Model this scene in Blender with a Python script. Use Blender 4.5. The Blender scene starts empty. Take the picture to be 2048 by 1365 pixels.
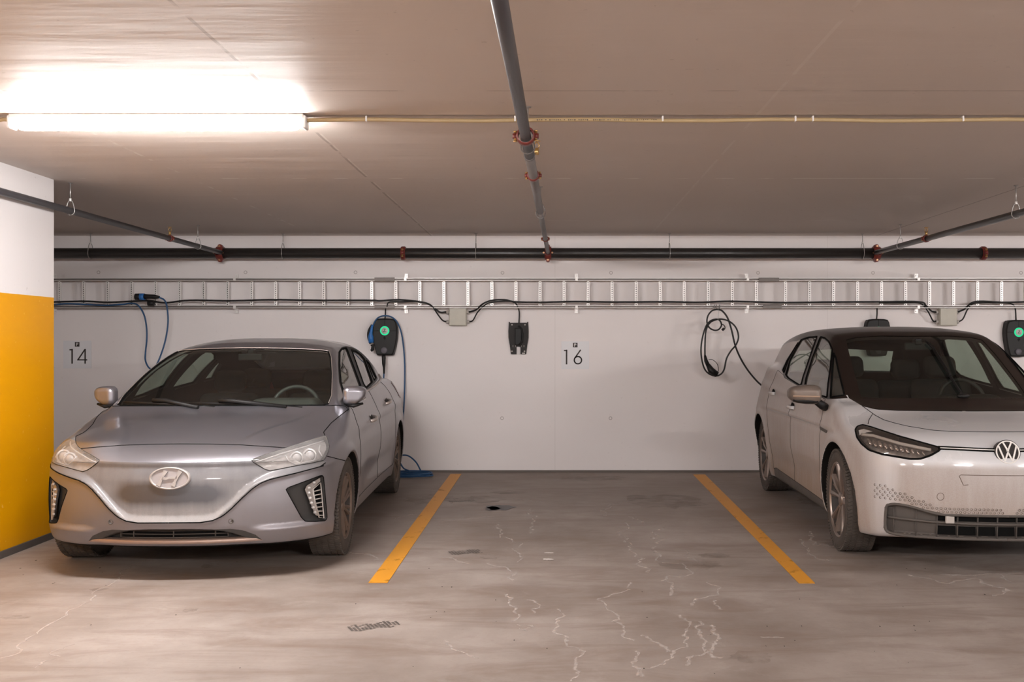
import bpy, bmesh, math, random
import numpy as np
from mathutils import Vector, Matrix
from mathutils.bvhtree import BVHTree
random.seed(7)
C = bpy.context.scene.collection
sc = bpy.context.scene
# ---------------------------------------------------------------- camera model
F_PX, VX, VY, H = 1961.0, 1105.0, 690.0, 1.378
WALL_Y, CEIL_Z = 10.6, 2.557
def at(px, py, Y):
    return Vector(((px - VX) * Y / F_PX, Y, H - (py - VY) * Y / F_PX))
def on_floor(px, py, z=0.0):
    Y = F_PX * (H - z) / (py - VY)
    return Vector(((px - VX) * Y / F_PX, Y, z))
def on_ceil(px, py, z=CEIL_Z):
    Y = F_PX * (z - H) / (VY - py)
    return Vector(((px - VX) * Y / F_PX, Y, z))
def XatY(px, Y): return (px - VX) * Y / F_PX

# ---------------------------------------------------------------- materials
MATS = {}
def nmat(name):
    m = bpy.data.materials.new(name); m.use_nodes = True
    nt = m.node_tree; nt.nodes.clear()
    out = nt.nodes.new('ShaderNodeOutputMaterial')
    MATS[name] = m
    return m, nt, out
def N(nt, t, **kw):
    n = nt.nodes.new(t)
    for k, v in kw.items():
        if k in n.inputs: n.inputs[k].default_value = v
        else: setattr(n, k, v)
    return n
def L(nt, a, b): nt.links.new(a, b)
def c4(c): return (c[0], c[1], c[2], 1.0)
def pb(nt, col, rough=.5, metal=0.0, coat=0.0, coat_rough=.05, spec=.5, ior=1.45):
    b = nt.nodes.new('ShaderNodeBsdfPrincipled')
    b.inputs['Base Color'].default_value = c4(col)
    b.inputs['Roughness'].default_value = rough
    b.inputs['Metallic'].default_value = metal
    b.inputs['Coat Weight'].default_value = coat
    b.inputs['Coat Roughness'].default_value = coat_rough
    b.inputs['Specular IOR Level'].default_value = spec
    b.inputs['IOR'].default_value = ior
    return b
def simple(name, col, rough=.5, metal=0.0, coat=0.0, spec=.5, var=.12, scale=9.0, bump=0.0, bscale=60.0):
    """plain surface with a little procedural variation in tone"""
    m, nt, out = nmat(name)
    b = pb(nt, col, rough, metal, coat, spec=spec)
    tc = N(nt, 'ShaderNodeTexCoord')
    nz = N(nt, 'ShaderNodeTexNoise', Scale=scale, Detail=4.0)
    L(nt, tc.outputs['Object'], nz.inputs['Vector'])
    mx = N(nt, 'ShaderNodeMix', data_type='RGBA')
    mx.inputs['A'].default_value = c4([x * (1 - var) for x in col])
    mx.inputs['B'].default_value = c4([min(1, x * (1 + var)) for x in col])
    L(nt, nz.outputs['Fac'], mx.inputs['Factor']); L(nt, mx.outputs['Result'], b.inputs['Base Color'])
    if bump:
        n2 = N(nt, 'ShaderNodeTexNoise', Scale=bscale, Detail=3.0)
        L(nt, tc.outputs['Object'], n2.inputs['Vector'])
        bp = N(nt, 'ShaderNodeBump', Strength=bump, Distance=.01)
        L(nt, n2.outputs['Fac'], bp.inputs['Height']); L(nt, bp.outputs['Normal'], b.inputs['Normal'])
    L(nt, b.outputs[0], out.inputs['Surface'])
    return m
def math_(nt, op, a, b=None, c=None, clamp=False):
    n = nt.nodes.new('ShaderNodeMath'); n.operation = op; n.use_clamp = clamp
    for i, x in enumerate((a, b, c)):
        if x is None: continue
        if isinstance(x, (int, float)): n.inputs[i].default_value = x
        else: L(nt, x, n.inputs[i])
    return n.outputs[0]
def ramp(nt, fac, stops):
    r = nt.nodes.new('ShaderNodeValToRGB')
    el = r.color_ramp.elements
    while len(el) < len(stops): el.new(.5)
    for e, (p, c) in zip(el, stops):
        e.position = p
        e.color = c4(c) if isinstance(c, (tuple, list)) else (c, c, c, 1)
    if fac is not None: L(nt, fac, r.inputs['Fac'])
    return r.outputs['Color']
def mixc(nt, f, a, b):
    n = nt.nodes.new('ShaderNodeMix'); n.data_type = 'RGBA'
    for k, x in (('Factor', f), ('A', a), ('B', b)):
        if isinstance(x, (int, float)): n.inputs[k].default_value = x
        elif isinstance(x, (tuple, list)): n.inputs[k].default_value = c4(x)
        else: L(nt, x, n.inputs[k])
    return n.outputs['Result']

def glass(name, tint, fac_edge=.5, rough=.02, dust=.0, dustcol=(.35, .28, .24), ior=1.5):
    m, nt, out = nmat(name)
    tr = N(nt, 'ShaderNodeBsdfTransparent'); tr.inputs[0].default_value = c4(tint)
    gl = N(nt, 'ShaderNodeBsdfGlossy', Roughness=rough); gl.inputs[0].default_value = (1, 1, 1, 1)
    lw = N(nt, 'ShaderNodeLayerWeight', Blend=.5)   # thin pane: the same reflectance from either side
    fr = N(nt, 'ShaderNodeMath', operation='MULTIPLY_ADD'); L(nt, math_(nt, 'POWER', lw.outputs['Facing'], 4.2), fr.inputs[0])
    fr.inputs[1].default_value = .80; fr.inputs[2].default_value = 2 * ((ior - 1) / (ior + 1)) ** 2
    mx = N(nt, 'ShaderNodeMixShader')
    L(nt, fr.outputs[0], mx.inputs[0]); L(nt, tr.outputs[0], mx.inputs[1]); L(nt, gl.outputs[0], mx.inputs[2])
    df = N(nt, 'ShaderNodeBsdfDiffuse'); df.inputs[0].default_value = c4(dustcol)
    tc = N(nt, 'ShaderNodeTexCoord'); nz = N(nt, 'ShaderNodeTexNoise', Scale=3.0, Detail=6.0)
    L(nt, tc.outputs['Object'], nz.inputs['Vector'])
    f = math_(nt, 'MULTIPLY', nz.outputs['Fac'], dust * 2)
    m2 = N(nt, 'ShaderNodeMixShader')
    L(nt, f, m2.inputs[0]); L(nt, mx.outputs[0], m2.inputs[1]); L(nt, df.outputs[0], m2.inputs[2])
    L(nt, m2.outputs[0], out.inputs['Surface'])
    return m

def car_paint(name, col, metal, rough, dustcol, low, high, amount, coat=.6, side_k=.45, patch=None, smear=None):
    """lacquered paint under a film of road dust that is thicker near the sills"""
    m, nt, out = nmat(name)
    b = pb(nt, col, rough, metal, coat, coat_rough=.08)
    tc = N(nt, 'ShaderNodeTexCoord')
    sp = N(nt, 'ShaderNodeSeparateXYZ'); L(nt, tc.outputs['Object'], sp.inputs[0])
    n1 = N(nt, 'ShaderNodeTexNoise', Scale=2.2, Detail=3.0, Roughness=.5); L(nt, tc.outputs['Object'], n1.inputs['Vector'])
    n2 = N(nt, 'ShaderNodeTexNoise', Scale=160.0, Detail=2.0); L(nt, tc.outputs['Object'], n2.inputs['Vector'])
    mp = N(nt, 'ShaderNodeMapping'); mp.inputs['Scale'].default_value = (14, 14, 1.2)
    L(nt, tc.outputs['Object'], mp.inputs['Vector'])
    n3 = N(nt, 'ShaderNodeTexNoise', Scale=2.0, Detail=4.0); L(nt, mp.outputs[0], n3.inputs['Vector'])
    zz = N(nt, 'ShaderNodeMapRange'); zz.inputs['From Min'].default_value = high; zz.inputs['From Max'].default_value = low
    L(nt, sp.outputs['Z'], zz.inputs['Value'])
    g = math_(nt, 'MULTIPLY', zz.outputs[0], 1.0)
    a = math_(nt, 'ADD', g, math_(nt, 'MULTIPLY', math_(nt, 'SUBTRACT', n1.outputs['Fac'], .5), .38))
    # the flanks (normal across the car) carry more spray than the upward and forward faces
    sn = N(nt, 'ShaderNodeSeparateXYZ'); L(nt, tc.outputs['Normal'], sn.inputs[0])
    up_ = math_(nt, 'SUBTRACT', 1.0, math_(nt, 'ABSOLUTE', sn.outputs['Z']))
    a = math_(nt, 'ADD', a, math_(nt, 'MULTIPLY', math_(nt, 'MULTIPLY', math_(nt, 'SUBTRACT', n3.outputs['Fac'], .5), up_), .40))
    side = math_(nt, 'POWER', math_(nt, 'ABSOLUTE', sn.outputs['X']), 3.0)
    a = math_(nt, 'ADD', a, math_(nt, 'MULTIPLY', side, side_k))
    def soft(v, lo, hi):
        r = N(nt, 'ShaderNodeMapRange', interpolation_type='SMOOTHSTEP'); r.inputs['From Min'].default_value = lo; r.inputs['From Max'].default_value = hi
        L(nt, v, r.inputs['Value']); return r.outputs[0]
    wob = math_(nt, 'MULTIPLY', math_(nt, 'SUBTRACT', n1.outputs['Fac'], .5), .10)
    ax_ = math_(nt, 'ADD', math_(nt, 'ABSOLUTE', sp.outputs['X']), wob)
    if patch:   # road film on the middle of the front: (half width, lower, upper, strength)
        k = math_(nt, 'MULTIPLY', soft(ax_, patch[0] + .05, patch[0] - .05), soft(sp.outputs['Z'], patch[2] + .03, patch[2] - .03))
        k = math_(nt, 'MULTIPLY', k, soft(sp.outputs['Y'], .8, .4))
        a = math_(nt, 'ADD', a, math_(nt, 'MULTIPLY', k, patch[3]))
    if smear:   # an area wiped by the missing plate, darker than the film round it
        k = math_(nt, 'MULTIPLY', soft(ax_, smear[0] + .12, smear[0] - .06), math_(nt, 'MULTIPLY', soft(sp.outputs['Z'], smear[1] - .06, smear[1] + .05), soft(sp.outputs['Z'], smear[2] + .06, smear[2] - .05)))
        a = math_(nt, 'SUBTRACT', a, math_(nt, 'MULTIPLY', k, smear[3]), clamp=True)
    a = math_(nt, 'MULTIPLY', a, amount, clamp=True)
    sp_ = math_(nt, 'MULTIPLY', math_(nt, 'SUBTRACT', n2.outputs['Fac'], .5), .35)
    a = math_(nt, 'ADD', a, math_(nt, 'MULTIPLY', sp_, a), clamp=True)
    L(nt, mixc(nt, a, col, dustcol), b.inputs['Base Color'])
    L(nt, math_(nt, 'ADD', math_(nt, 'MULTIPLY', a, .55), rough, clamp=True), b.inputs['Roughness'])
    L(nt, math_(nt, 'MULTIPLY', math_(nt, 'SUBTRACT', 1.0, a), metal), b.inputs['Metallic'])
    L(nt, math_(nt, 'MULTIPLY', math_(nt, 'SUBTRACT', 1.0, a), coat), b.inputs['Coat Weight'])
    L(nt, b.outputs[0], out.inputs['Surface'])
    return m
def emit(name, col, s, down=0.0):
    m, nt, out = nmat(name)
    e = N(nt, 'ShaderNodeEmission', Strength=s); e.inputs[0].default_value = c4(col)
    if down:   # a diffuser that throws more of its light downward than sideways
        g = N(nt, 'ShaderNodeNewGeometry'); q = N(nt, 'ShaderNodeSeparateXYZ'); L(nt, g.outputs['Normal'], q.inputs[0])
        f = math_(nt, 'POWER', math_(nt, 'ABSOLUTE', q.outputs['Z']), 1.5)
        L(nt, math_(nt, 'MULTIPLY', math_(nt, 'MULTIPLY_ADD', f, down, 1 - down), s), e.inputs['Strength'])
    L(nt, e.outputs[0], out.inputs['Surface'])
    return m

# ---------------------------------------------------------------- mesh builder
class MB:
    def __init__(s): s.v = []; s.f = []; s.m = []; s.sm = []
    def add(s, vs, fs, mat=0, smooth=False, M=None):
        o = len(s.v)
        s.v += [tuple(M @ Vector(p)) if M is not None else tuple(p) for p in vs]
        s.f += [tuple(i + o for i in f) for f in fs]
        s.m += [mat] * len(fs); s.sm += [smooth] * len(fs)
        return s
    def box(s, c, d, mat=0, M=None, bev=0.0):
        x, y, z = d[0] / 2, d[1] / 2, d[2] / 2
        if bev > 0:
            bm = bmesh.new(); bmesh.ops.create_cube(bm, size=1)
            for v in bm.verts: v.co = Vector((v.co.x * d[0], v.co.y * d[1], v.co.z * d[2]))
            bmesh.ops.bevel(bm, geom=bm.edges[:], offset=min(bev, x * .95, y * .95, z * .95), segments=3, profile=.5, affect='EDGES')
            T = Matrix.Translation(c)
            if M is not None: T = M @ T
            bm.verts.ensure_lookup_table()
            s.add([v.co.copy() for v in bm.verts], [[v.index for v in f.verts] for f in bm.faces], mat, False, T)
            bm.free(); return s
        vs = [(c[0] + i * x, c[1] + j * y, c[2] + k * z) for i in (-1, 1) for j in (-1, 1) for k in (-1, 1)]
        fs = [(0, 1, 3, 2), (4, 6, 7, 5), (0, 4, 5, 1), (2, 3, 7, 6), (0, 2, 6, 4), (1, 5, 7, 3)]
        return s.add(vs, fs, mat, False, M)
    def tube(s, pts, r, n=10, mat=0, cap=True, closed=False):
        pts = [Vector(p) for p in pts]
        k = len(pts); rr = r if isinstance(r, (list, tuple)) else [r] * k
        vs = []; fs = []; prev = None
        for i, p in enumerate(pts):
            if closed: t = pts[(i + 1) % k] - pts[i - 1]
            else: t = pts[min(i + 1, k - 1)] - pts[max(i - 1, 0)]
            if t.length < 1e-9: t = Vector((0, 0, 1))
            t.normalize()
            if prev is None:
                a = Vector((0, 0, 1)) if abs(t.z) < .9 else Vector((1, 0, 0))
                nx = t.cross(a).normalized()
            else:
                nx = prev - t * prev.dot(t)
                nx = nx.normalized() if nx.length > 1e-6 else t.orthogonal().normalized()
            prev = nx; ny = t.cross(nx)
            for j in range(n):
                a = 2 * math.pi * j / n
                vs.append(p + (nx * math.cos(a) + ny * math.sin(a)) * rr[i])
        for i in range(k if closed else k - 1):
            b = (i + 1) % k
            for j in range(n):
                j2 = (j + 1) % n
                fs.append((i * n + j, i * n + j2, b * n + j2, b * n + j))
        s.add(vs, fs, mat, True)
        if cap and not closed:
            o = len(s.v) - k * n
            s.f.append(tuple(o + j for j in reversed(range(n)))); s.m.append(mat); s.sm.append(False)
            s.f.append(tuple(o + (k - 1) * n + j for j in range(n))); s.m.append(mat); s.sm.append(False)
        return s
    def cyl(s, a, b, r, n=20, mat=0): return s.tube([a, b], r, n, mat)
    def lathe(s, prof, origin, axis, n=32, mat=0, smooth=True):
        """prof: list of (along axis, radius)"""
        ax = Vector(axis).normalized(); nx = ax.orthogonal().normalized(); ny = ax.cross(nx); o = Vector(origin)
        vs = []; fs = []
        for a, r in prof:
            for j in range(n):
                t = 2 * math.pi * j / n
                vs.append(o + ax * a + (nx * math.cos(t) + ny * math.sin(t)) * max(r, 1e-5))
        for i in range(len(prof) - 1):
            for j in range(n):
                j2 = (j + 1) % n
                fs.append((i * n + j, i * n + j2, (i + 1) * n + j2, (i + 1) * n + j))
        return s.add(vs, fs, mat, smooth)
    def prism(s, poly, ex, ey, ez, org, d, mat=0, smooth=False):
        """poly of (a, b) in the ex, ey plane, extruded d along ez from org"""
        org = Vector(org); ex = Vector(ex); ey = Vector(ey); ez = Vector(ez); n = len(poly)
        lo = [org + ex * a + ey * b for a, b in poly]; hi = [p + ez * d for p in lo]
        fs = [tuple(range(n)), tuple(range(2 * n - 1, n - 1, -1))] + [(i, i + n, (i + 1) % n + n, (i + 1) % n) for i in range(n)]
        return s.add(lo + hi, fs, mat, smooth)
    def sphere(s, c, r, n=12, mat=0, sc_=(1, 1, 1)):
        bm = bmesh.new(); bmesh.ops.create_uvsphere(bm, u_segments=n, v_segments=max(6, n // 2 + 2), radius=r)
        s.add([(v.co.x * sc_[0] + c[0], v.co.y * sc_[1] + c[1], v.co.z * sc_[2] + c[2]) for v in bm.verts],
              [[v.index for v in f.verts] for f in bm.faces], mat, True); bm.free(); return s

def link(name, me, parent=None):
    o = bpy.data.objects.new(name, me); C.objects.link(o)
    if parent is not None: o.parent = parent
    return o
def obj(name, mb, mats, parent=None, normals=True):
    me = bpy.data.meshes.new(name)
    me.from_pydata([tuple(v) for v in mb.v], [], mb.f)
    mats = mats if isinstance(mats, (list, tuple)) else [mats]
    for m in mats: me.materials.append(m)
    me.polygons.foreach_set('material_index', mb.m)
    me.polygons.foreach_set('use_smooth', mb.sm)
    if normals:
        bm = bmesh.new(); bm.from_mesh(me); bmesh.ops.recalc_face_normals(bm, faces=bm.faces[:]); bm.to_mesh(me); bm.free()
    me.update()
    return link(name, me, parent)
def objs(name, mb, mats, parent=None, gap=.002):
    """like obj(), but each separate piece becomes an object of its own"""
    n = len(mb.v); par = list(range(n))
    def find(i):
        while par[i] != i: par[i] = par[par[i]]; i = par[i]
        return i
    for f in mb.f:
        for i in f[1:]: par[find(i)] = find(f[0])
    isl = {}
    for i in range(n): isl.setdefault(find(i), []).append(i)
    bx = []
    for r, ids in isl.items():
        P_ = np.array([mb.v[i][:] for i in ids]); bx.append([P_.min(0) - gap, P_.max(0) + gap, {r}])
    merged = True
    while merged:
        merged = False
        for i in range(len(bx)):
            for j in range(i + 1, len(bx)):
                if (bx[i][0] <= bx[j][1]).all() and (bx[j][0] <= bx[i][1]).all():
                    bx[i] = [np.minimum(bx[i][0], bx[j][0]), np.maximum(bx[i][1], bx[j][1]), bx[i][2] | bx[j][2]]; bx.pop(j); merged = True; break
            if merged: break
    out = []
    for lo_b, hi_b, roots in bx:
        m = MB(); ids = {}
        for f, k, sm in zip(mb.f, mb.m, mb.sm):
            if find(f[0]) in roots:
                m.f.append(tuple(ids.setdefault(i, len(ids)) for i in f)); m.m.append(k); m.sm.append(sm)
        m.v = [mb.v[i] for i in ids]
        if m.f: out.append(obj(name, m, mats, parent))
    return out
def rebase(o, loc):
    """move a mesh's origin to loc without moving the mesh"""
    loc = Vector(loc)
    o.data.transform(Matrix.Translation(-loc)); o.location = loc
    return o
def tag(o, label=None, cat=None, group=None, kind=None):
    if label: o['label'] = label
    if cat: o['category'] = cat
    if group: o['group'] = group
    if kind: o['kind'] = kind
    return o
def empty(name, loc, rz=0.0, parent=None):
    o = bpy.data.objects.new(name, None); C.objects.link(o)
    o.location = loc; o.rotation_euler = (0, 0, rz); o.empty_display_size = .1
    if parent is not None: o.parent = parent
    return o
def copy_tree(o, parent=None):
    c = o.copy(); C.objects.link(c)
    if parent is not None: c.parent = parent
    for ch in [x for x in bpy.data.objects if x.parent == o]: copy_tree(ch, c)
    return c
def smooth_path(pts, n=8, closed=False):
    """Catmull-Rom through the points"""
    P = [Vector(p) for p in pts]; out = []; k = len(P)
    for i in range(k if closed else k - 1):
        p0 = P[i - 1] if (closed or i > 0) else P[0] * 2 - P[1]
        p1 = P[i]; p2 = P[(i + 1) % k]
        p3 = P[(i + 2) % k] if (closed or i + 2 < k) else P[-1] * 2 - P[-2]
        for j in range(n):
            t = j / n
            out.append(.5 * ((2 * p1) + (p2 - p0) * t + (2 * p0 - 5 * p1 + 4 * p2 - p3) * t * t + (3 * p1 - p0 - 3 * p2 + p3) * t ** 3))
    if not closed: out.append(P[-1])
    return out

# ---------------------------------------------------------------- implicit surfaces
def spl(pairs, n=800):
    """smooth monotone-ish interpolation through (x, y) pairs"""
    xs = np.array([p[0] for p in pairs], float); ys = np.array([p[1] for p in pairs], float)
    d = np.diff(ys) / np.diff(xs); m = np.zeros_like(ys)
    for i in range(1, len(xs) - 1):
        if d[i - 1] * d[i] <= 0: m[i] = 0
        else:
            h0, h1 = xs[i] - xs[i - 1], xs[i + 1] - xs[i]; w1, w2 = 2 * h1 + h0, h1 + 2 * h0
            m[i] = (w1 + w2) / (w1 / d[i - 1] + w2 / d[i])
    m[0] = d[0]; m[-1] = d[-1]
    X = np.linspace(xs[0], xs[-1], n); k = np.clip(np.searchsorted(xs, X) - 1, 0, len(xs) - 2)
    h = xs[k + 1] - xs[k]; t = (X - xs[k]) / h
    Y = ((2 * t ** 3 - 3 * t ** 2 + 1) * ys[k] + (t ** 3 - 2 * t ** 2 + t) * h * m[k] + (-2 * t ** 3 + 3 * t ** 2) * ys[k + 1] + (t ** 3 - t ** 2) * h * m[k + 1])
    return lambda x: np.interp(x, X, Y)
def smax(a, b, k):
    h = np.clip(.5 + .5 * (a - b) / k, 0, 1)
    return b + (a - b) * h + k * h * (1 - h)
def smin(a, b, k): return -smax(-a, -b, k)
def sstep(x, a, b):
    t = np.clip((x - a) / (b - a), 0, 1); return t * t * (3 - 2 * t)
def rbox(x, y, z, c, h, r):
    qx = np.abs(x - c[0]) - h[0] + r; qy = np.abs(y - c[1]) - h[1] + r; qz = np.abs(z - c[2]) - h[2] + r
    return np.sqrt(np.maximum(qx, 0) ** 2 + np.maximum(qy, 0) ** 2 + np.maximum(qz, 0) ** 2) + np.minimum(np.maximum(qx, np.maximum(qy, qz)), 0) - r
def surface_net(F, lo, hi, h):
    lo = np.array(lo, float); n = [int(math.ceil((b - a) / h)) + 1 for a, b in zip(lo, hi)]
    ax = [lo[i] + h * np.arange(n[i]) for i in range(3)]
    G = np.empty(n, np.float32)
    for i in range(0, n[1], 40):   # in slabs, to spare memory
        X, Y, Z = np.meshgrid(ax[0], ax[1][i:i + 40], ax[2], indexing='ij')
        G[:, i:i + 40, :] = F(X, Y, Z)
    S = G < 0
    cn = np.zeros([k - 1 for k in n], np.int16); acc = np.zeros([k - 1 for k in n] + [3], np.float32)
    sl = lambda o: tuple(slice(o[d], n[d] - 1 + o[d]) for d in range(3))
    corners = [(i, j, k) for i in (0, 1) for j in (0, 1) for k in (0, 1)]
    for a in corners:
        for d in range(3):
            if a[d]: continue
            b = list(a); b[d] = 1; b = tuple(b)
            ga, gb = G[sl(a)], G[sl(b)]; x = S[sl(a)] != S[sl(b)]
            with np.errstate(divide='ignore', invalid='ignore'):
                t = np.where(x, ga / (ga - gb), 0)
            cn += x
            for e in range(3):
                acc[..., e] += np.where(x, (a[e] + t) if e == d else a[e], 0)
    act = cn > 0
    idx = -np.ones(cn.shape, np.int64); idx[act] = np.arange(act.sum())
    I = np.argwhere(act)
    P = lo + (I + acc[act] / cn[act][:, None]) * h
    quads = []
    for d in range(3):
        e, f = [(1, 2), (2, 0), (0, 1)][d]
        s0 = [slice(None)] * 3; s1 = [slice(None)] * 3
        s0[d] = slice(0, n[d] - 1); s1[d] = slice(1, n[d])
        x = S[tuple(s0)] != S[tuple(s1)]
        K = np.argwhere(x)
        ok = (K[:, e] > 0) & (K[:, f] > 0) & (K[:, e] < n[e] - 1) & (K[:, f] < n[f] - 1)
        K = K[ok]; inside = S[tuple(s0)][tuple(K.T)]
        def off(de, df):
            Q = K.copy(); Q[:, e] -= de; Q[:, f] -= df; return idx[tuple(Q.T)]
        q = np.stack([off(1, 1), off(0, 1), off(0, 0), off(1, 0)], 1)
        q[~inside] = q[~inside][:, ::-1]
        quads.append(q)
    Q = np.concatenate(quads); Q = Q[(Q >= 0).all(1)]
    for it in range(4):
        g, v = grad(F, P)
        P = P - np.clip(v[:, None] * g / np.maximum((g ** 2).sum(1), .05)[:, None], -h, h)
    return P, Q
def grad(F, P, e=2e-3):
    x, y, z = P[:, 0], P[:, 1], P[:, 2]
    v = F(x, y, z)
    g = np.stack([(F(x + e, y, z) - F(x - e, y, z)), (F(x, y + e, z) - F(x, y - e, z)), (F(x, y, z + e) - F(x, y, z - e))], 1) / (2 * e)
    return g, v
def sdf_obj(name, F, lo, hi, h, mat, parent=None, mir=1):
    P, Q = surface_net(F, lo, hi, h)
    g, _ = grad(F, P); nn = g / np.maximum(np.linalg.norm(g, axis=1), 1e-6)[:, None]
    if mir < 0: P = P * [-1, 1, 1]; nn = nn * [-1, 1, 1]; Q = Q[:, ::-1]
    me = bpy.data.meshes.new(name)
    me.from_pydata(P.tolist(), [], Q.tolist()); me.materials.append(mat)
    me.polygons.foreach_set('use_smooth', [True] * len(Q))
    me.normals_split_custom_set_from_vertices(nn.tolist())
    me.update()
    return link(name, me, parent)
# ---------------------------------------------------------------- cars
class Car:
    """half a body grown from an implicit surface, cut into its panels, then mirrored"""
    def __init__(s, F, lo, hi, h, origin, yaw, sgn):
        s.F = F; s.sgn = sgn
        s.M = Matrix.Translation(origin) @ Matrix.Rotation(yaw, 4, 'Z')
        s.Mi = s.M.inverted()
        e = s.Mi @ Vector((0, 0, H)); s.eye = Vector((e.x * sgn, e.y, e.z))
        P, Q = surface_net(F, lo, hi, h)
        me = bpy.data.meshes.new('tmp'); me.from_pydata(P.tolist(), [], Q.tolist())
        bm = bmesh.new(); bm.from_mesh(me); bpy.data.meshes.remove(me)
        bmesh.ops.bisect_plane(bm, geom=bm.verts[:] + bm.edges[:] + bm.faces[:], dist=1e-5, plane_co=(0, 0, 0), plane_no=(-1, 0, 0), clear_outer=True)
        bm.normal_update()
        s.bm = bm; s.pid = bm.faces.layers.int.new('pid')
        s.tree = BVHTree.FromBMesh(bm)
    # --- projections (2D coordinates of a half-body point)
    def px(s, p):
        q = s.M @ Vector((p[0] * s.sgn, p[1], p[2]))
        return Vector((VX + F_PX * q.x / q.y, VY - F_PX * (q.z - H) / q.y))
    def ray(s, x, y):
        d = s.Mi.to_3x3() @ Vector(((x - VX) / F_PX, 1, -(y - VY) / F_PX)); return Vector((d.x * s.sgn, d.y, d.z)).normalized()
    def hit(s, x, y, off=0.0):
        loc, no, i, d = s.tree.ray_cast(s.eye, s.ray(x, y))
        if loc is None:   # just past the centre line: use the mirrored half
            d = s.ray(x, y); loc, no, i, q = s.tree.ray_cast(Vector((-s.eye.x, s.eye.y, s.eye.z)), Vector((-d.x, d.y, d.z)))
            if loc is None: return None
            loc = Vector((-loc.x, loc.y, loc.z)); no = Vector((-no.x, no.y, no.z))
        return loc + no * off
    def path(s, pts, n=6, off=0.0):
        """pixel polyline laid on the body"""
        out = []
        for (x0, y0), (x1, y1) in zip(pts, pts[1:]):
            for j in range(n): 
                p = s.hit(x0 + (x1 - x0) * j / n, y0 + (y1 - y0) * j / n, off)
                if p is not None: out.append(p)
        p = s.hit(*pts[-1], off)
        if p is not None: out.append(p)
        return out
    def view(s, kind):
        if kind == 'cam':
            return s.px, (lambda a, b: (s.eye, s.ray(*a).cross(s.ray(*b)))), (lambda c, n: n.dot(s.eye - c) > 0), 9
        if kind == 'side':
            return (lambda p: Vector((p[1], p[2]))), (lambda a, b: (Vector((0, a[0], a[1])), Vector((0, b[1] - a[1], a[0] - b[0])))), (lambda c, n: n.x > .02), .03
        if kind == 'rear':
            return (lambda p: Vector((p[0], p[2]))), (lambda a, b: (Vector((a[0], 0, a[1])), Vector((b[1] - a[1], 0, a[0] - b[0])))), (lambda c, n: n.y > .02), .03
        if kind == 'front':
            return (lambda p: Vector((p[0], p[2]))), (lambda a, b: (Vector((a[0], 0, a[1])), Vector((b[1] - a[1], 0, a[0] - b[0])))), (lambda c, n: n.y < -.02), .03
        if kind == 'top':
            return (lambda p: Vector((p[0], p[1]))), (lambda a, b: (Vector((a[0], a[1], 0)), Vector((b[1] - a[1], a[0] - b[0], 0)))), (lambda c, n: n.z > .02), .03
    def cut(s, pid, poly, kind='cam', lim=None, only=None):
        to2, plane, facing, mg = s.view(kind)
        bm = s.bm; L_ = s.pid
        xs = [p[0] for p in poly]; ys = [p[1] for p in poly]
        bb = (min(xs) - mg, max(xs) + mg, min(ys) - mg, max(ys) + mg)
        def cand():
            r = []
            for f in bm.faces:
                c = f.calc_center_median()
                if lim and not lim(c): continue
                if only is not None and f[L_] not in only: continue
                if not facing(c, f.normal): continue
                q = to2(c)
                if bb[0] < q.x < bb[1] and bb[2] < q.y < bb[3]: r.append((f, q))
            return r
        near = cand(); n = len(poly)
        alive = {f: q for f, q in near}
        for i in range(n):
            a, b = Vector(poly[i]), Vector(poly[(i + 1) % n])
            x0, x1 = min(a.x, b.x) - mg, max(a.x, b.x) + mg; y0, y1 = min(a.y, b.y) - mg, max(a.y, b.y) + mg
            d = (b - a); ln = d.length
            if ln < 1e-6: continue
            nn = Vector((-d.y, d.x)) / ln
            fs = [f for f, q in alive.items() if f.is_valid and x0 < q.x < x1 and y0 < q.y < y1 and abs((q - a).dot(nn)) < mg]
            if not fs: continue
            co, no = plane(a, b)
            g = set(fs)
            for f in fs: g.update(f.edges); g.update(f.verts)
            r = bmesh.ops.bisect_plane(bm, geom=list(g), dist=1e-6, plane_co=co, plane_no=no)
            for e in r['geom']:
                if isinstance(e, bmesh.types.BMFace): alive[e] = to2(e.calc_center_median())
            for f in list(alive):
                if not f.is_valid: del alive[f]
            for e in r['geom_cut']:
                if isinstance(e, bmesh.types.BMEdge):
                    for f in e.link_faces: alive[f] = to2(f.calc_center_median())
        def inside(q):
            r = False; j = n - 1
            for i in range(n):
                xi, yi = poly[i]; xj, yj = poly[j]
                if (yi > q.y) != (yj > q.y) and q.x < (xj - xi) * (q.y - yi) / (yj - yi) + xi: r = not r
                j = i
            return r
        bm.normal_update()
        for f, q in cand():
            if inside(q): f[L_] = pid
    def arches(s, pid, hub, r):
        """wheel wells, with a clean round edge in the flank"""
        for hv, hz in hub:
            s.cut(pid, [(hv + r * math.cos(2 * math.pi * i / 72), hz + r * math.sin(2 * math.pi * i / 72)) for i in range(72)], 'side', lim=lambda c: c.x > .5)
        s.paint(pid, lambda c, n: c.x > .5 and any((c.y - hv) ** 2 + (c.z - hz) ** 2 < r * r for hv, hz in hub) and n.x < .3)
    def below(s, pid, z):
        bm = s.bm; fs = [f for f in bm.faces if abs(f.calc_center_median().z - z) < .03]
        g = set(fs)
        for f in fs: g.update(f.edges); g.update(f.verts)
        bmesh.ops.bisect_plane(bm, geom=list(g), dist=1e-6, plane_co=(0, 0, z), plane_no=(0, 0, 1))
        bm.normal_update()
        s.paint(pid, lambda c, n: c.z < z and n.z < 0)
    def paint(s, pid, test, only=(0,)):
        """give the faces a test picks (centre, normal) to a panel"""
        for f in s.bm.faces:
            if f[s.pid] in only and test(f.calc_center_median(), f.normal): f[s.pid] = pid
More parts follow.
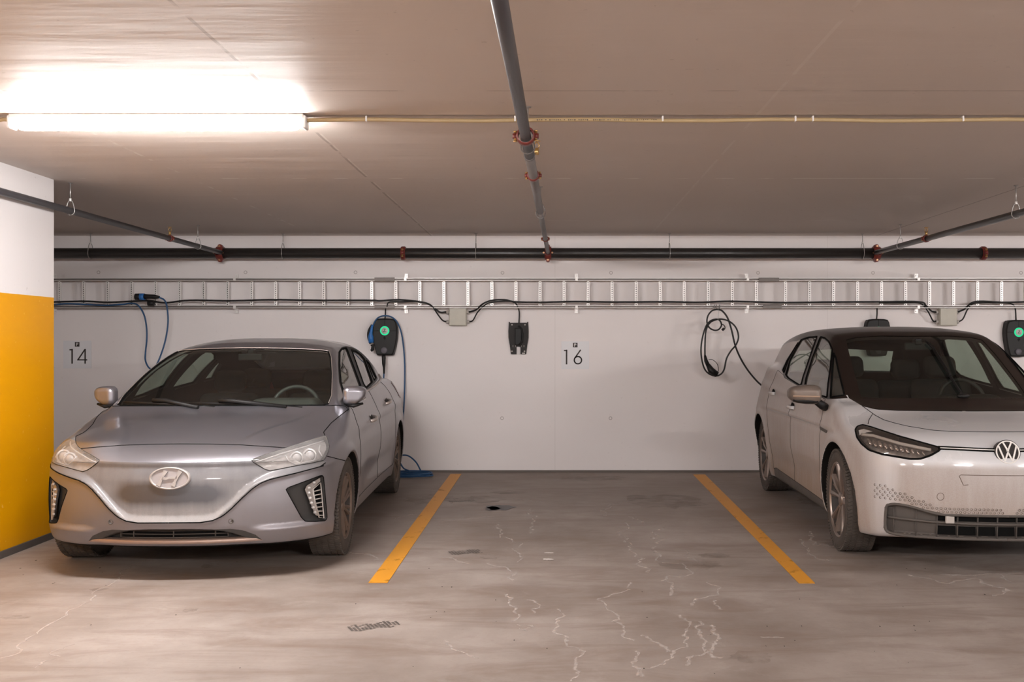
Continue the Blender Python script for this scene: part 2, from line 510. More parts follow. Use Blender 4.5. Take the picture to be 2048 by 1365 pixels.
    def loops(s, pid, keep=None):
        """outline of a panel as chains of points"""
        L_ = s.pid; E = []
        for e in s.bm.edges:
            k = [f[L_] for f in e.link_faces]
            if len(k) == 2 and (k[0] == pid) != (k[1] == pid): E.append(e)
        adj = {}
        for e in E:
            for v in e.verts: adj.setdefault(v, []).append(e)
        used = set(); out = []
        starts = [v for v in adj if len(adj[v]) != 2] + list(adj)
        for v in starts:
            for e in adj[v]:
                if e in used: continue
                ch = [v]; cur = v; ee = e
                while ee and ee not in used:
                    used.add(ee); cur = ee.other_vert(cur); ch.append(cur)
                    nx = [x for x in adj[cur] if x not in used]
                    ee = nx[0] if nx and len(adj[cur]) == 2 else None
                out.append([p.co.copy() for p in ch])
        return out
    def mesh(s, name, pids, mat, parent, sides='both', off=0.0, normals=True, mats=None, keep=None):
        """a mesh of the faces of pids; sides: both (one object), or +1 / -1 in the half-body's own sense"""
        L_ = s.pid; vs = {}; fs = []; mi = []
        if not isinstance(pids, (list, tuple)): pids = [pids]
        for f in s.bm.faces:
            if f[L_] in pids and (keep is None or keep(f.calc_center_median())):
                fs.append([vs.setdefault(v, len(vs)) for v in f.verts]); mi.append(pids.index(f[L_]) if mats else 0)
        if not fs: 
            print('EMPTY PANEL', name, pids); return None
        P = np.array([v.co[:] for v in vs]); g, _ = grad(s.F, P)
        nn = g / np.maximum(np.linalg.norm(g, axis=1), 1e-6)[:, None]
        P = P + nn * off
        V = []; Fc = []; NN = []; MI = []
        for sd in ((1, -1) if sides == 'both' else (sides,)):
            k = sd * s.sgn; o = len(V)
            V += (P * [k, 1, 1]).tolist(); NN += (nn * [k, 1, 1]).tolist()
            Fc += [[i + o for i in (f if k > 0 else f[::-1])] for f in fs]; MI += mi
        me = bpy.data.meshes.new(name); me.from_pydata(V, [], Fc)
        for m in (mats or [mat]): me.materials.append(m)
        me.polygons.foreach_set('material_index', MI)
        me.polygons.foreach_set('use_smooth', [True] * len(Fc))
        if normals: me.normals_split_custom_set_from_vertices(NN)
        me.update()
        return link(name, me, parent)
    def side(s, p, sd=1):
        return Vector((p[0] * s.sgn * sd, p[1], p[2]))
    def lines(s, mb, chains, r, sides=(1, -1), mat=0, n=6, lim=None):
        for ch in chains:
            if len(ch) < 2: continue
            if lim and not all(lim(p) for p in ch): 
                ch = [p for p in ch if lim(p)]
                if len(ch) < 2: continue
            cl = (ch[0] - ch[-1]).length < 1e-6
            q = [ch[0]]
            for p in ch[1:]:
                if (p - q[-1]).length > .012: q.append(p)
            if len(q) < 2: continue
            for sd in sides: mb.tube([s.side(p, sd) for p in q], r, n, mat, closed=False)
        return mb

def wheel(name, parent, loc, out, R, rim_r, width, spokes, mt, mr, mdark, steer=0.0, kind='five', label=None):
    """out: +1 or -1, the side its face looks to. Built around its own hub."""
    w = empty(name, loc, steer, parent)
    ax = (out, 0, 0); hw = width / 2
    t = MB()
    prof = [(-hw * .86, rim_r * .97), (-hw * .95, rim_r * 1.03), (-hw, rim_r + (R - rim_r) * .45), (-hw * .96, R - .03), (-hw * .86, R - .010), (-hw * .7, R - .002), (0, R), (hw * .7, R - .002), (hw * .86, R - .010),
            (hw * .96, R - .03), (hw, rim_r + (R - rim_r) * .45), (hw * .97, rim_r * 1.04), (hw * .86, rim_r * .98)]
    t.lathe(prof, (0, 0, 0), ax, 64)
    # tread blocks and shoulder lugs
    for k in range(88):
        a = 2 * math.pi * k / 88
        for j, yy in enumerate((-.72, -.36, 0, .36, .72)):
            aa = a + (.03 if j % 2 else 0)
            M = Matrix.Rotation(aa, 4, 'X') @ Matrix.Translation((yy * hw * 1.12, 0, R - .0035)) @ Matrix.Rotation(.35 * (1 if j < 2 else -1 if j > 2 else 0), 4, 'Z')
            t.box((0, 0, 0), (hw * .33, R * .055, .011), 0, M)
        for sgn in (-1, 1):
            M = Matrix.Rotation(a, 4, 'X') @ Matrix.Translation((sgn * hw * .875, 0, R - .0165)) @ Matrix.Rotation(sgn * .55, 4, 'Y')
            t.box((0, 0, 0), (hw * .16, R * .052, .018), 0, M)
    obj('tire', t, mt, w)
    r = MB()
    r.lathe([(hw * .80, rim_r * .955), (hw * .93, rim_r * .985), (hw * .96, rim_r), (hw * .88, rim_r * 1.02), (hw * .8, rim_r * 1.0)], (0, 0, 0), ax, 56)
    zf = hw * .66
    def spoke(a, w0, w1, r0, r1, z0, z1, th=.022, sk=0.0):
        vs = []
        for rr, ww, zz, s_ in ((r0, w0, z0, 0), ((r0 + r1) / 2, (w0 + w1) / 2 * .9, (z0 + z1) / 2 + .004, sk / 2), (r1, w1, z1, sk)):
            for q, dz in ((-ww, -th), (-ww * .75, 0), (0, .006), (ww * .75, 0), (ww, -th)):
                ang = a + s_
                y = -math.sin(ang) * rr + math.cos(ang) * q; z = math.cos(ang) * rr + math.sin(ang) * q
                vs.append(((zz + dz) * out, y, z))
        fs = [(i * 5 + j, i * 5 + j + 1, i * 5 + 6 + j, i * 5 + 5 + j) for i in range(2) for j in range(4)]
        r.add(vs, fs, 0, False)
    for k in range(spokes):
        a = 2 * math.pi * k / spokes + .0
        if kind == 'five':
            # broad paired blades
            spoke(a - .16, .012, .026, rim_r * .12, rim_r * .97, zf - .006, hw * .84, sk=-.12)
            spoke(a + .16, .012, .026, rim_r * .12, rim_r * .97, zf - .006, hw * .84, sk=.12)
            spoke(a, .006, .007, rim_r * .10, rim_r * .97, zf - .020, hw * .70, sk=0)
        else:
            spoke(a - .10, .014, .016, rim_r * .14, rim_r * .97, zf - .004, hw * .80)
            spoke(a + .10, .014, .016, rim_r * .14, rim_r * .97, zf - .004, hw * .80)
    obj('rim', r, mr, w)
    d = MB()
    d.lathe([(hw * .82, rim_r * .955), (hw * .4, rim_r * .90), (-hw * .7, rim_r * .88)], (0, 0, 0), ax, 56)
    d.lathe([(-hw * .2, .001), (-hw * .2, rim_r * .9)], (0, 0, 0), ax, 40)
    d.lathe([(hw * .18, .05), (hw * .18, rim_r * .66), (hw * .02, rim_r * .66)], (0, 0, 0), ax, 40)
    obj('brake_disc', d, mdark, w)
    h = MB()
    h.lathe([(zf - .03, rim_r * .20), (zf + .004, rim_r * .19), (zf + .012, rim_r * .14), (zf + .014, .001)], (0, 0, 0), ax, 28)
    for k in range(5):
        a = 2 * math.pi * k / 5 + .3
        h.cyl(((zf - .02) * out, math.cos(a) * rim_r * .27, math.sin(a) * rim_r * .27), ((zf + .002) * out, math.cos(a) * rim_r * .27, math.sin(a) * rim_r * .27), .011, 8)
    obj('hub_cap', h, mr, w)
    return w

def seats(car, rows, mat, root, floor=.3):
    for (u, v, w0, w1, hw) in rows:
        F = lambda x, y, z: smin(smin(rbox(x, y - (z - w0) * .22, z, (u, v, (w0 + w1) / 2), (hw, .06, (w1 - w0) / 2), .06),
                                 rbox(x, y, z, (u, v - .24, w0 + .04), (hw, .27, .08), .07), .04),
                                 rbox(x, y - (z - w0) * .22, z, (u, v - .01, w1 + .10), (.13, .05, .085), .05), .015)
        sdf_obj('seat', F, (u - hw - .1, v - .6, w0 - .12), (u + hw + .1, v + .4, w1 + .26), .03, mat, root)
def build_grey():
    Wp = spl([(-.3, .84), (0, .86), (.5, .895), (.88, .905), (1.5, .898), (2.2, .895), (3.0, .90), (3.58, .905), (4.0, .885), (4.42, .80), (4.7, .76)])
    ins = spl([(0, .10), (.15, .06), (.22, .035), (.30, .018), (.42, .006), (.55, 0), (.66, .0), (.74, .010), (.84, .030), (.92, .062), (1.0, .11), (1.1, .19), (1.3, .32)])
    topl = spl([(-.3, .60), (0, .70), (.06, .724), (.12, .752), (.2, .788), (.4, .846), (.7, .905), (1.0, .952), (1.2, .978), (1.6, .985), (2.2, 1.0), (3, 1.035), (3.6, 1.055), (4.1, 1.045), (4.45, .99), (4.8, .9)])
    dr = spl([(-.3, .10), (0, .10), (.3, .105), (.65, .10), (1.0, .055), (1.3, .02), (2, .0), (5, .0)])
    fc = spl([(0, .2), (.15, .12), (.2, .075), (.26, .035), (.33, .01), (.45, .0), (.58, .006), (.66, .03), (.71, .065), (.76, .12), (.9, .4)])
    gu = spl([(-.1, 0), (0, 0), (.2, .012), (.35, .04), (.5, .085), (.62, .135), (.72, .20), (.80, .285), (.86, .40), (.90, .56), (1.1, 1.6)])
    rc = spl([(0, 4.25), (.2, 4.34), (.35, 4.40), (.6, 4.42), (.9, 4.41), (1.02, 4.38), (1.4, 4.2)])
    roof = spl([(1.0, 1.18), (1.4, 1.28), (1.66, 1.345), (1.86, 1.385), (2.06, 1.411), (2.4, 1.432), (2.7, 1.432), (3.1, 1.398), (3.5, 1.325), (3.9, 1.215), (4.2, 1.115), (4.38, 1.055), (4.5, 1.0), (4.8, .8)])
    ws = spl([(.5, .1), (.9, .82), (.96, .93), (1.1, 1.20), (1.2, 1.41), (1.3, 1.64), (1.4, 1.88), (1.6, 2.45)])
    Wb = spl([(.8, .755), (1.2, .775), (1.6, .80), (2.2, .815), (3, .80), (3.6, .755), (4.2, .67), (4.5, .62)])
    hyb = spl([(-.1, .36), (0, .36), (.18, .362), (.24, .37), (.30, .41), (.49, .574), (.56, .60), (.8, .645), (1.1, .70)])
    hub = [(.80, .315), (3.50, .315)]
    def F(x, y, z):
        x = np.abs(x)
        W = Wp(y) - ins(z)
        for hv, hz in hub:   # soft flares over the wheels
            r = np.sqrt((y - hv) ** 2 + (z - hz) ** 2)
            W = W + .014 * np.exp(-((r - .375) / .035) ** 2) - .012 * np.exp(-((r - .56) / .08) ** 2) * (z > .3) * 0
        # flank crease and the scooped lower door
        W = W + .012 * np.exp(-((z - .80 - .02 * (y - 2)) / .035) ** 2) * sstep(y, .9, 1.6) - .022 * np.exp(-((z - .42) / .10) ** 2) * sstep(y, 1.3, 1.7) * (1 - sstep(y, 2.9, 3.2))
        side = x - W
        t = topl(y) - dr(y) * (np.clip(x, 0, 1) / .8) ** 2.4
        t = t + .010 * sstep(x, .30 + .30 * sstep(y, .1, 1.1), .36 + .30 * sstep(y, .1, 1.1)) * (1 - sstep(y, 1.1, 1.3)) * sstep(y, .1, .3)
        top = (z - t) * .97
        h = hyb(x)
        pan = sstep(z, h - .008, h + .034)
        fr = fc(z) + gu(x) + .022 * pan * (1 - sstep(z, .655, .70)) * (1 - sstep(x, .62, .80)) - .008 * np.exp(-((z - h + .012) / .014) ** 2)
        # a lip above the lower intake, and the intake itself
        fr = fr + .06 * sstep(z, .222, .232) * (1 - sstep(z, .298 - .14 * (x / .5) ** 4, .312 - .14 * (x / .5) ** 4)) * (1 - sstep(x, .44, .50))
        fr = fr - .024 * (1 - sstep(z, .285, .325)) * sstep(x, .40, .56)
        front = (fr - y) * .93 / np.sqrt(1 + (np.clip(x - .55, 0, .4) * 5) ** 2)
        rear = (y - rc(z) + .28 * np.clip(x / .85, 0, 1.1) ** 3) * .95
        bot = .19 + .0 * y - z
        low = smax(side, top, .05); low = smax(low, front, .045); low = smax(low, rear, .06); low = smax(low, bot, .03)
        gw = Wb(y) - .40 * (z - .95) - .27 * np.clip(z - .95, 0, 1) ** 2
        g1 = (x - gw) * .93
        g2 = (z - (roof(y) - .055 * (np.clip(x, 0, 1) / .58) ** 3)) * .93
        g3 = (ws(z) + .22 * x ** 2 - y) * .41
        gh = smax(g1, g2, .055); gh = smax(gh, g3, .03); gh = smax(gh, y - 4.40, .05); gh = smax(gh, .80 - z, .02)
        b = smin(low, gh, .028)
        for hv, hz in hub:
            a = np.sqrt((y - hv) ** 2 + (z - hz) ** 2) - .352
            b = smax(b, -smax(a, .60 - x, .02), .012)
        return b
    yaw = .036
    O = Vector((-2.210, 5.64, 0))
    car = Car(F, (-.02, -.1, .1), (1.0, 4.55, 1.5), .0125, O, yaw, 1)
    root = empty('grey_car', O, yaw)
    tag(root, 'dusty grey hatchback car parked beside the yellow painted wall', 'car')
    car.root = root
    K = dict(windshield=1, lamp=2, hood=3, grille=4, fog=5, intake=6, well=7, g1=8, g2=9, g3=10, door1=11, door2=12, under=13, rglass=14, tail=15, dlo=16, strip=17)
    car.arches(K['well'], hub, .356)
    car.below(K['under'], .203)
    side_lim = lambda c: c.x > .5
    wsP = [(380, 697), (475, 696), (560, 697), (610, 698.5), (647, 701), (657, 703), (661, 715), (664, 750), (663, 785), (660, 800), (656, 809), (645, 811), (590, 811.5), (500, 812), (380, 812)]
    hoodP = [(250, 889.5), (337, 888.5), (420, 889), (480, 890.5), (530, 893.5), (574, 896.5), (610, 884), (650, 872.5), (647, 865), (662, 847), (678, 833.5), (697, 819), (688, 812), (672, 811), (663, 812), (600, 812), (500, 812), (250, 812)]
    lampP = [(500.7, 921), (530, 910), (574, 896), (610, 884), (648, 872.5), (652.5, 874), (656, 884), (658, 893), (656, 904), (652, 913), (647, 921), (625, 926), (600, 930.5), (560, 938.5), (541, 942), (530, 939.5), (515, 930)]
    # front fog recess, intake
    fogP = [(572, 980), (576, 976), (643, 951), (647, 953), (654.5, 1036), (651, 1042), (632, 1043.5), (611, 1043.5), (603, 1036)]
    car.cut(K['hood'], hoodP, lim=lambda c: c.y < 1.5)
    car.cut(K['windshield'], wsP, lim=lambda c: .9 < c.y < 2.4)
    car.cut(K['lamp'], lampP, lim=lambda c: c.y < 1.2)
    car.cut(K['fog'], fogP, lim=lambda c: c.y < 1.2)
    grilleP = [(250, 925.5), (342, 925.5), (420, 924.5), (500, 922), (515, 930.5), (530, 940), (541, 942.8), (560, 939), (600, 931.5), (625, 926.5), (647, 921.5), (651, 926), (647, 932), (600, 945), (540, 959.5), (521, 967), (505, 978), (485, 996), (463, 1018), (445, 1033), (425, 1042), (400, 1046), (342, 1046.5), (250, 1046.5)]
    car.cut(K['grille'], grilleP, lim=lambda c: c.y < 1.2, only=(0,))
    inP = [(-.2, .228), (.30, .228), (.42, .232), (.505, .226), (.47, .262), (.40, .294), (.34, .305), (-.2, .308)]
    car.cut(K['intake'], inP, 'front', lim=lambda c: c.y < .5)
    # the side windows, drawn in side elevation (y, z)
    dlo = [(676, 705), (683, 695), (692, 692.5), (704, 695), (718, 701), (733, 713), (745, 732), (756, 758), (752, 764), (735, 781), (712, 801), (690, 803), (678, 765), (675.5, 730)]
    car.cut(K['dlo'], dlo, lim=side_lim)
    gl1 = [(679.5, 704), (684, 698), (692, 696), (695, 701), (721, 771), (706, 789), (692, 799), (682, 768), (679, 735)]
    gl2 = [(703, 700.5), (712, 703), (721, 709.5), (728.5, 718.6), (744.5, 764.5), (733, 776), (727.5, 770)]
    gl3 = [(732, 721), (738, 727), (752.5, 756), (748, 761)]
    for k, g in (('g1', gl1), ('g2', gl2), ('g3', gl3)): car.cut(K[k], g, lim=side_lim)
    car.cut(K['door1'], [(1.22, .30), (1.26, .6), (1.24, .85), (1.30, .97), (2.0, .995), (2.33, 1.01), (2.33, .6), (2.30, .30)], 'side', lim=side_lim, only=(0,))
    car.cut(K['door2'], [(2.30, .30), (2.33, .6), (2.33, 1.01), (2.9, 1.03), (3.3, 1.045), (3.36, .92), (3.28, .75), (3.18, .55), (3.10, .30)], 'side', lim=side_lim, only=(0,))
    car.cut(K['rglass'], [(-.1, 1.13), (.47, 1.13), (.50, 1.34), (.3, 1.385), (-.1, 1.39)], 'rear', lim=lambda c: c.y > 3.2)
    car.cut(K['tail'], [(.45, .86), (.88, .86), (.90, 1.0), (.5, 1.03)], 'rear', lim=lambda c: c.y > 3.9)
    car.cut(K['tail'], [(4.02, .95), (4.28, .90), (4.6, .90), (4.6, 1.03), (4.2, 1.04)], 'side', lim=lambda c: c.x > .5 and c.y > 3.9, only=(0,))
    P = MATS
    body = car.mesh('body_shell', [0, K['dlo']], None, root, mats=[P['grey_paint'], P['trim_black']])
    car.mesh('hood', K['hood'], P['grey_paint'], root)
    car.mesh('grille_panel', K['grille'], P['grille_paint'], root)
    car.mesh('windshield', K['windshield'], P['windshield_glass'], root, off=-.003)
    car.mesh('rear_window', K['rglass'], P['dark_glass'], root)
    car.mesh('underbody', [K['well'], K['under']], P['wheel_well'], root)
    for sd in (1, -1):
        for k, nm in ((K['door1'], 'front_door'), (K['door2'], 'rear_door')):
            d = car.mesh(nm, k, P['grey_paint'], root, sd)
            g = car.mesh('window_glass', K['g1'] if nm[0] == 'f' else K['g2'], P['side_glass'], d, sd, off=-.004)
            hp = car.hit(744, 838) if nm[0] == 'f' else car.hit(773, 804)
            h = MB(); c = car.side(hp, sd); o = .028 * sd
            h.tube([c + Vector((0, -.085, -.012)), c + Vector((o * .9, -.06, -.008)), c + Vector((o * 1.2, 0, 0)), c + Vector((o * .9, .06, .008)), c + Vector((0, .085, .012))], .013, 8)
            obj('door_handle', h, P['dusty_silver'], d)
            hh = MB(); hh.sphere(c + Vector((-.002 * sd, 0, .004)), .05, 14, 0, (.12, 1.1, .6))
            obj('handle_cup', hh, P['trim_black'], d)
        car.mesh('quarter_window', K['g3'], P['side_glass'], root, sd, off=-.004)
        car.mesh('tail_light', K['tail'], P['red_lens'], root, sd, off=.004)
    # seals and shut lines
    ln = MB()
    for k in ('hood', 'lamp', 'fog'): car.lines(ln, car.loops(K[k]), .0030)
    for k in ('door1', 'door2'): car.lines(ln, car.loops(K[k]), .0022)
    for k in ('windshield',): car.lines(ln, car.loops(K[k]), .0060)
    for k in ('g1', 'g2', 'g3'): car.lines(ln, car.loops(K[k]), .0070)
    gap = [(337, 1046.5), (400, 1046), (425, 1042), (445, 1033), (463, 1018), (485, 996), (505, 978), (521, 967), (540, 959.5), (600, 945), (647, 932)]
    car.lines(ln, [car.path(gap, 5)], .0038)
    car.lines(ln, [car.path([(640, 934), (651, 926)], 3), car.path([(650, 912), (690, 922)], 4)], .003)
    obj('body_seam', ln, P['gap_black'], root)
    # chrome beltline and window frame edge
    ch = MB(); pts = [Vector((0, v, w)) for v, w in [(1.42, .985), (1.6, .985), (2.0, .998), (2.6, 1.018), (3.2, 1.043), (3.60, 1.063), (3.69, 1.09)]]
    q = []
    for p in smooth_path(pts, 6):
        l_, n_, i_, d_ = car.tree.ray_cast(Vector((2, p.y, p.z)), Vector((-1, 0, 0)))
        if l_: q.append(l_ + n_ * .004)
    for sd in (1, -1): ch.tube([car.side(p, sd) for p in q], .010, 8)
    obj('belt_molding', ch, P['dusty_silver'], root)
    # bright frame round the windscreen
    wf = MB(); car.lines(wf, [car.path([(657, 808), (663, 792), (664.5, 750), (662, 715), (658, 704), (647, 701.5), (610, 699.2), (560, 697.6), (500, 697), (470, 696.7)], 4, .004)], .0035, mat=0)
    obj('windshield_trim', wf, P['dusty_silver'], root)
    # ---- headlights: bowl, lenses, cover
    for sd in (1, -1):
        hl = car.mesh('headlight', K['lamp'], P['lamp_cover'], root, sd, off=.003)
        bk = car.mesh('reflector', K['lamp'], P['lamp_bowl'], hl, sd, off=-.035)
        b = MB()
        for (x, y, r) in ((596, 911, .040), (623, 906, .043)):
            p = car.hit(x, y, -.028)
            if p is None: continue
            p = car.side(p, sd)
            b.lathe([(-.01, r), (.0, r * 1.02), (.006, r), (.004, r * .8)], p, (0.0, -1, 0), 24)
            b.sphere(p + Vector((0, .008, 0)), r * .74, 14, 0, (1, .5, 1))
        objs('lens', b, P['lamp_lens'], hl)
        b = MB()
        b.tube([car.side(p, sd) for p in car.path([(512, 924), (560, 906), (610, 891), (648, 879)], 5, -.012)], .0045, 8)
        b.tube([car.side(p, sd) for p in car.path([(641, 888), (640, 900), (647, 912)], 4, -.012)], .004, 8)
        b.tube([car.side(p, sd) for p in car.path([(572, 908), (580, 924), (592, 929), (640, 918)], 4, -.014)], .0035, 8)
        objs('light_guide', b, P['lamp_lens'], hl)
    # ---- corner lights
    for sd in (1, -1):
        fg = car.mesh('corner_recess', K['fog'], P['plastic_dark'], root, sd, off=-.045)
        # recess walls
        w = MB()
        for lp in car.loops(K['fog']):
            P0 = np.array([p[:] for p in lp]); g, _ = grad(F, P0); nn = g / np.linalg.norm(g, axis=1)[:, None]; P1 = P0 - nn * .046
            n0 = len(lp); vs = [car.side(p, sd) for p in P0.tolist()] + [car.side(p, sd) for p in P1.tolist()]
            w.add(vs, [(i, i + 1, i + 1 + n0, i + n0) for i in range(n0 - 1)], 0, True)
        obj('recess_frame', w, P['plastic_dark'], fg, normals=False)
        b = MB(); dr_ = [(616, 972), (642, 957), (643, 964), (628, 978), (631, 1000), (640, 1034), (633, 1031), (622, 1006), (612, 980)]
        dp = [car.hit(x, y, -.012) for x, y in dr_]
        dp = [p for p in dp if p]
        vs = [car.side(p, sd) for p in dp] + [car.side(p + Vector((0, .03, 0)), sd) for p in dp]; k = len(dp)
        b.add(vs, [tuple(range(k)), tuple(range(2 * k - 1, k - 1, -1))] + [(i, (i + 1) % k, (i + 1) % k + k, i + k) for i in range(k)])
        obj('daytime_light', b, P['drl_plastic'], fg)
        b = MB()
        for x, y in ((630, 966), (620, 977), (620, 987), (622, 997), (625, 1007), (628, 1016), (632, 1026)):
            p = car.hit(x, y, -.010)
            if p: b.sphere(car.side(p, sd), .011, 10, 0, (1, .5, .8))
        objs('diode', b, P['lamp_lens'], fg)
        b = MB()
        for i in range(7):
            t = i / 6; p0 = car.hit(631 + t * 9, 984 + t * 48, -.016); p1 = car.hit(646 + t * 3, 980 + t * 52, -.014)
            if p0 and p1: b.tube([car.side(p0, sd), car.side(p1, sd)], .0035, 6)
        pf = [car.hit(x, y, -.012) for x, y in [(628.5, 979.5), (644, 966), (651, 1037), (641, 1036), (633, 1008), (628.5, 979.5)]]
        b.tube([car.side(p, sd) for p in pf if p], .004, 6)
        objs('slat', b, P['plastic_light'], fg)
        b = MB(); pp = [car.hit(x, y, -.03) for x, y in [(630, 981), (644, 969), (650, 1036), (641, 1035)]]
        if all(pp): b.add([car.side(p, sd) for p in pp], [(0, 1, 2, 3)])
        obj('vent', b, P['gap_black'], fg)
    # ---- lower intake
    it = car.mesh('lower_intake', K['intake'], P['plastic_dark'], root, off=.001)
    zc = .272
    def ufront(u, w): return float(fc(w) + gu(abs(u)))
    b = MB()
    for a0, a1 in ((-.300, -.235), (-.225, .0), (.008, .235), (.245, .305)):
        for zz in (.263, .283):
            n = 10; vs = []
            for i in range(n + 1):
                u = a0 + (a1 - a0) * i / n; y = ufront(u, zc) + .050
                vs += [(u, y, zz - .0085), (u, y, zz + .0085)]
            b.add(vs, [(2 * i, 2 * i + 1, 2 * i + 3, 2 * i + 2) for i in range(n)])
    objs('grille_opening', b, P['gap_black'], it)
    b = MB()
    for zz in (.253, .273, .293): b.tube([(u, ufront(u, zc) + .044, zz) for u in np.linspace(-.31, .31, 17)], .0028, 6)
    for u in (-.31, -.23, .004, .24, .31): b.cyl((u, ufront(u, zc) + .044, .253), (u, ufront(u, zc) + .044, .293), .003, 6)
    obj('grille_bar', b, P['plastic_grey'], it)
    b = MB(); us = np.linspace(-.505, .505, 41); vs = []; fs = []
    for i, u in enumerate(us):
        y = ufront(u, .235); e = 1 - (abs(u) / .505) ** 8
        rise = .018 * (abs(u) / .5) ** 3
        for dy, zz in ((.03, .248), (-.006, .246), (-.014, .238), (-.012, .224), (.03, .212)): vs.append((u, y + dy, zz + rise * 0 - (1 - e) * 0))
    for i in range(len(us) - 1):
        for j in range(4): fs.append((i * 5 + j, i * 5 + j + 1, i * 5 + 6 + j, i * 5 + 5 + j))
    b.add(vs, fs, 0, True); obj('copper_trim', b, P['copper'], it)
    # sensors and tow cover
    b = MB()
    for sd in (1, -1):
        for x, y, r in ((462, 1043, .012),):
            p = car.hit(x, y, .0)
            if p: b.lathe([(-.004, r * 1.3), (.004, r * 1.25), (.005, r), (.0, r * .9), (.0, .001)], car.side(p, sd), (0, -1, 0), 18)
    objs('parking_sensor', b, P['plastic_grey'], root)
    # ---- badge: oval with a leaning letter
    e0 = car.hit(337, 957)
    by = e0.y
    bz = e0.z; tilt = Matrix.Translation((0, by - .012, bz)) @ Matrix.Rotation(math.radians(-6), 4, 'X')
    b = MB(); a_, b_ = .112, .062; vs = []; n = 48
    for sx, yy in ((1.05, .022), (1.05, .0), (1.0, -.005), (.95, -.005), (.91, .003)):
        for j in range(n): t = 2 * math.pi * j / n; vs.append((math.cos(t) * a_ * sx, yy, math.sin(t) * b_ * (sx if sx > .95 else sx * .97)))
    fs = [(i * n + j, i * n + (j + 1) % n, (i + 1) * n + (j + 1) % n, (i + 1) * n + j) for i in range(4) for j in range(n)]
    b.add(vs, fs, 0, True, tilt)
    bd = obj('badge', b, P['badge_silver'], root)
    b = MB(); b.add([(math.cos(2 * math.pi * j / n) * a_ * .93, .003, math.sin(2 * math.pi * j / n) * b_ * .93) for j in range(n)], [tuple(range(n))], 0, False, tilt)
    obj('badge_field', b, P['badge_field'], bd, normals=False)
    b = MB()
    def stroke(pts, ws_, m=0):
        vs = []; k = len(pts)
        for i, (p, wd) in enumerate(zip(pts, ws_)):
            q = Vector(pts[min(i + 1, k - 1)]) - Vector(pts[max(i - 1, 0)]); q.normalize(); nx = Vector((-q.y, q.x)) * wd
            for s_ in (1, -1): 
                for yy in (-.007, .003): vs.append((p[0] + nx.x * s_, yy, p[1] + nx.y * s_))
        fs = []
        for i in range(k - 1):
            o = i * 4; fs += [(o, o + 2, o + 6, o + 4), (o, o + 4, o + 5, o + 1), (o + 2, o + 3, o + 7, o + 6)]
        fs += [(0, 1, 3, 2), (4 * k - 4, 4 * k - 2, 4 * k - 1, 4 * k - 3)]
        b.add(vs, fs, m, False, tilt)
    stroke([(-.062, -.042), (-.046, -.010), (-.034, .016), (-.022, .044)], (.013, .007, .007, .013))
    stroke([(.022, -.044), (.034, -.016), (.046, .010), (.062, .042)], (.013, .007, .007, .013))
    stroke([(-.042, .002), (-.020, -.002), (0, .004), (.022, .002), (.044, .004)], (.009, .0065, .006, .0065, .009))
    obj('badge_letter', b, P['badge_silver'], bd)
    # ---- mirrors
    for sd in (1, -1):
        Fm = lambda x, y, z: smax(smax(rbox(x, y - .25 * (x - .86), (z - 1.022) / (1 - 2.6 * np.clip(x - .87, 0, .1)), (.864, 1.24, .0), (.078, .065, .072), .045),
                             (z - 1.094) + 1.4 * np.clip(x - .84, 0, 1) ** 2, .02), .952 + .85 * np.clip(x - .868, 0, 1) - z, .025)
        m = sdf_obj('side_mirror', Fm, (.76, 1.12, .90), (.98, 1.42, 1.14), .008, P['grey_paint'], root, sd)
        b = MB(); b.tube([(sd * .76, 1.34, .975), (sd * .80, 1.29, .972), (sd * .86, 1.26, .965)], [.03, .022, .03], 10)
        b.tube([(sd * .79, 1.23, .958), (sd * .86, 1.205, .950), (sd * .92, 1.235, .965)], [.012, .014, .008], 8)
        obj('mirror_foot', b, P['trim_black'], m)
        b = MB(); b.add([(sd * x, 1.306, z) for x, z in ((.805, .975), (.925, .985), (.935, 1.04), (.92, 1.07), (.815, 1.07))], [(0, 1, 2, 3, 4)])
        obj('mirror_glass', b, P['mirror'], m)
    # ---- wipers
    wsl = lambda u, w: float(ws(w) + .22 * u * u)
    for u0, u1, w1 in ((-.68, -.02, .972), (-.28, .55, .966)):
        b = MB(); pts = [(u, wsl(u, ww) - .020, ww) for u, ww in ((u0, 1.000), ((u0 * 2 + u1) / 3, .994), ((u0 + u1 * 2) / 3, .986), (u1, w1))]
        b.tube([(p[0], p[1], p[2] - .014) for p in pts], [.007, .010, .010, .008], 6)
        b.tube([(pts[1][0], pts[1][1] - .01, pts[1][2] + .008), (pts[1][0] + .09, pts[1][1] - .016, pts[1][2] + .006), (pts[3][0] - .1, pts[3][1] - .03, .960)], [.014, .016, .012], 8)
        obj('wiper', b, P['trim_black'], root)
    # ---- cabin
    lin = car.mesh('cabin_lining', [0, K['door1'], K['door2'], K['dlo'], K['hood'], K['grille']], P['cabin'], root, off=-.03, normals=False, keep=lambda c: c.z > .55 and c.y > .75)
    Fd = lambda x, y, z: smin(rbox(x, y, z, (0, 1.34, .80), (.70, .26, .13), .08), rbox(x, y, z, (.36, 1.36, .935), (.24, .13, .06), .055), .05)
    sdf_obj('dashboard', Fd, (-.8, 1.1, .6), (.8, 1.75, 1.02), .025, P['dash_grey'], root)
    b = MB(); M = Matrix.Translation((.36, 1.62, .905)) @ Matrix.Rotation(math.radians(66), 4, 'X')
    b.tube([M @ Vector((math.cos(t) * .175, math.sin(t) * .175, 0)) for t in np.linspace(0, 2 * math.pi, 37)[:-1]], .015, 8, closed=True)
    b.tube([M @ Vector((-.18, 0, 0)), M @ Vector((.18, 0, 0))], .018, 8); b.tube([M @ Vector((0, 0, 0)), M @ Vector((0, -.18, 0))], .018, 8)
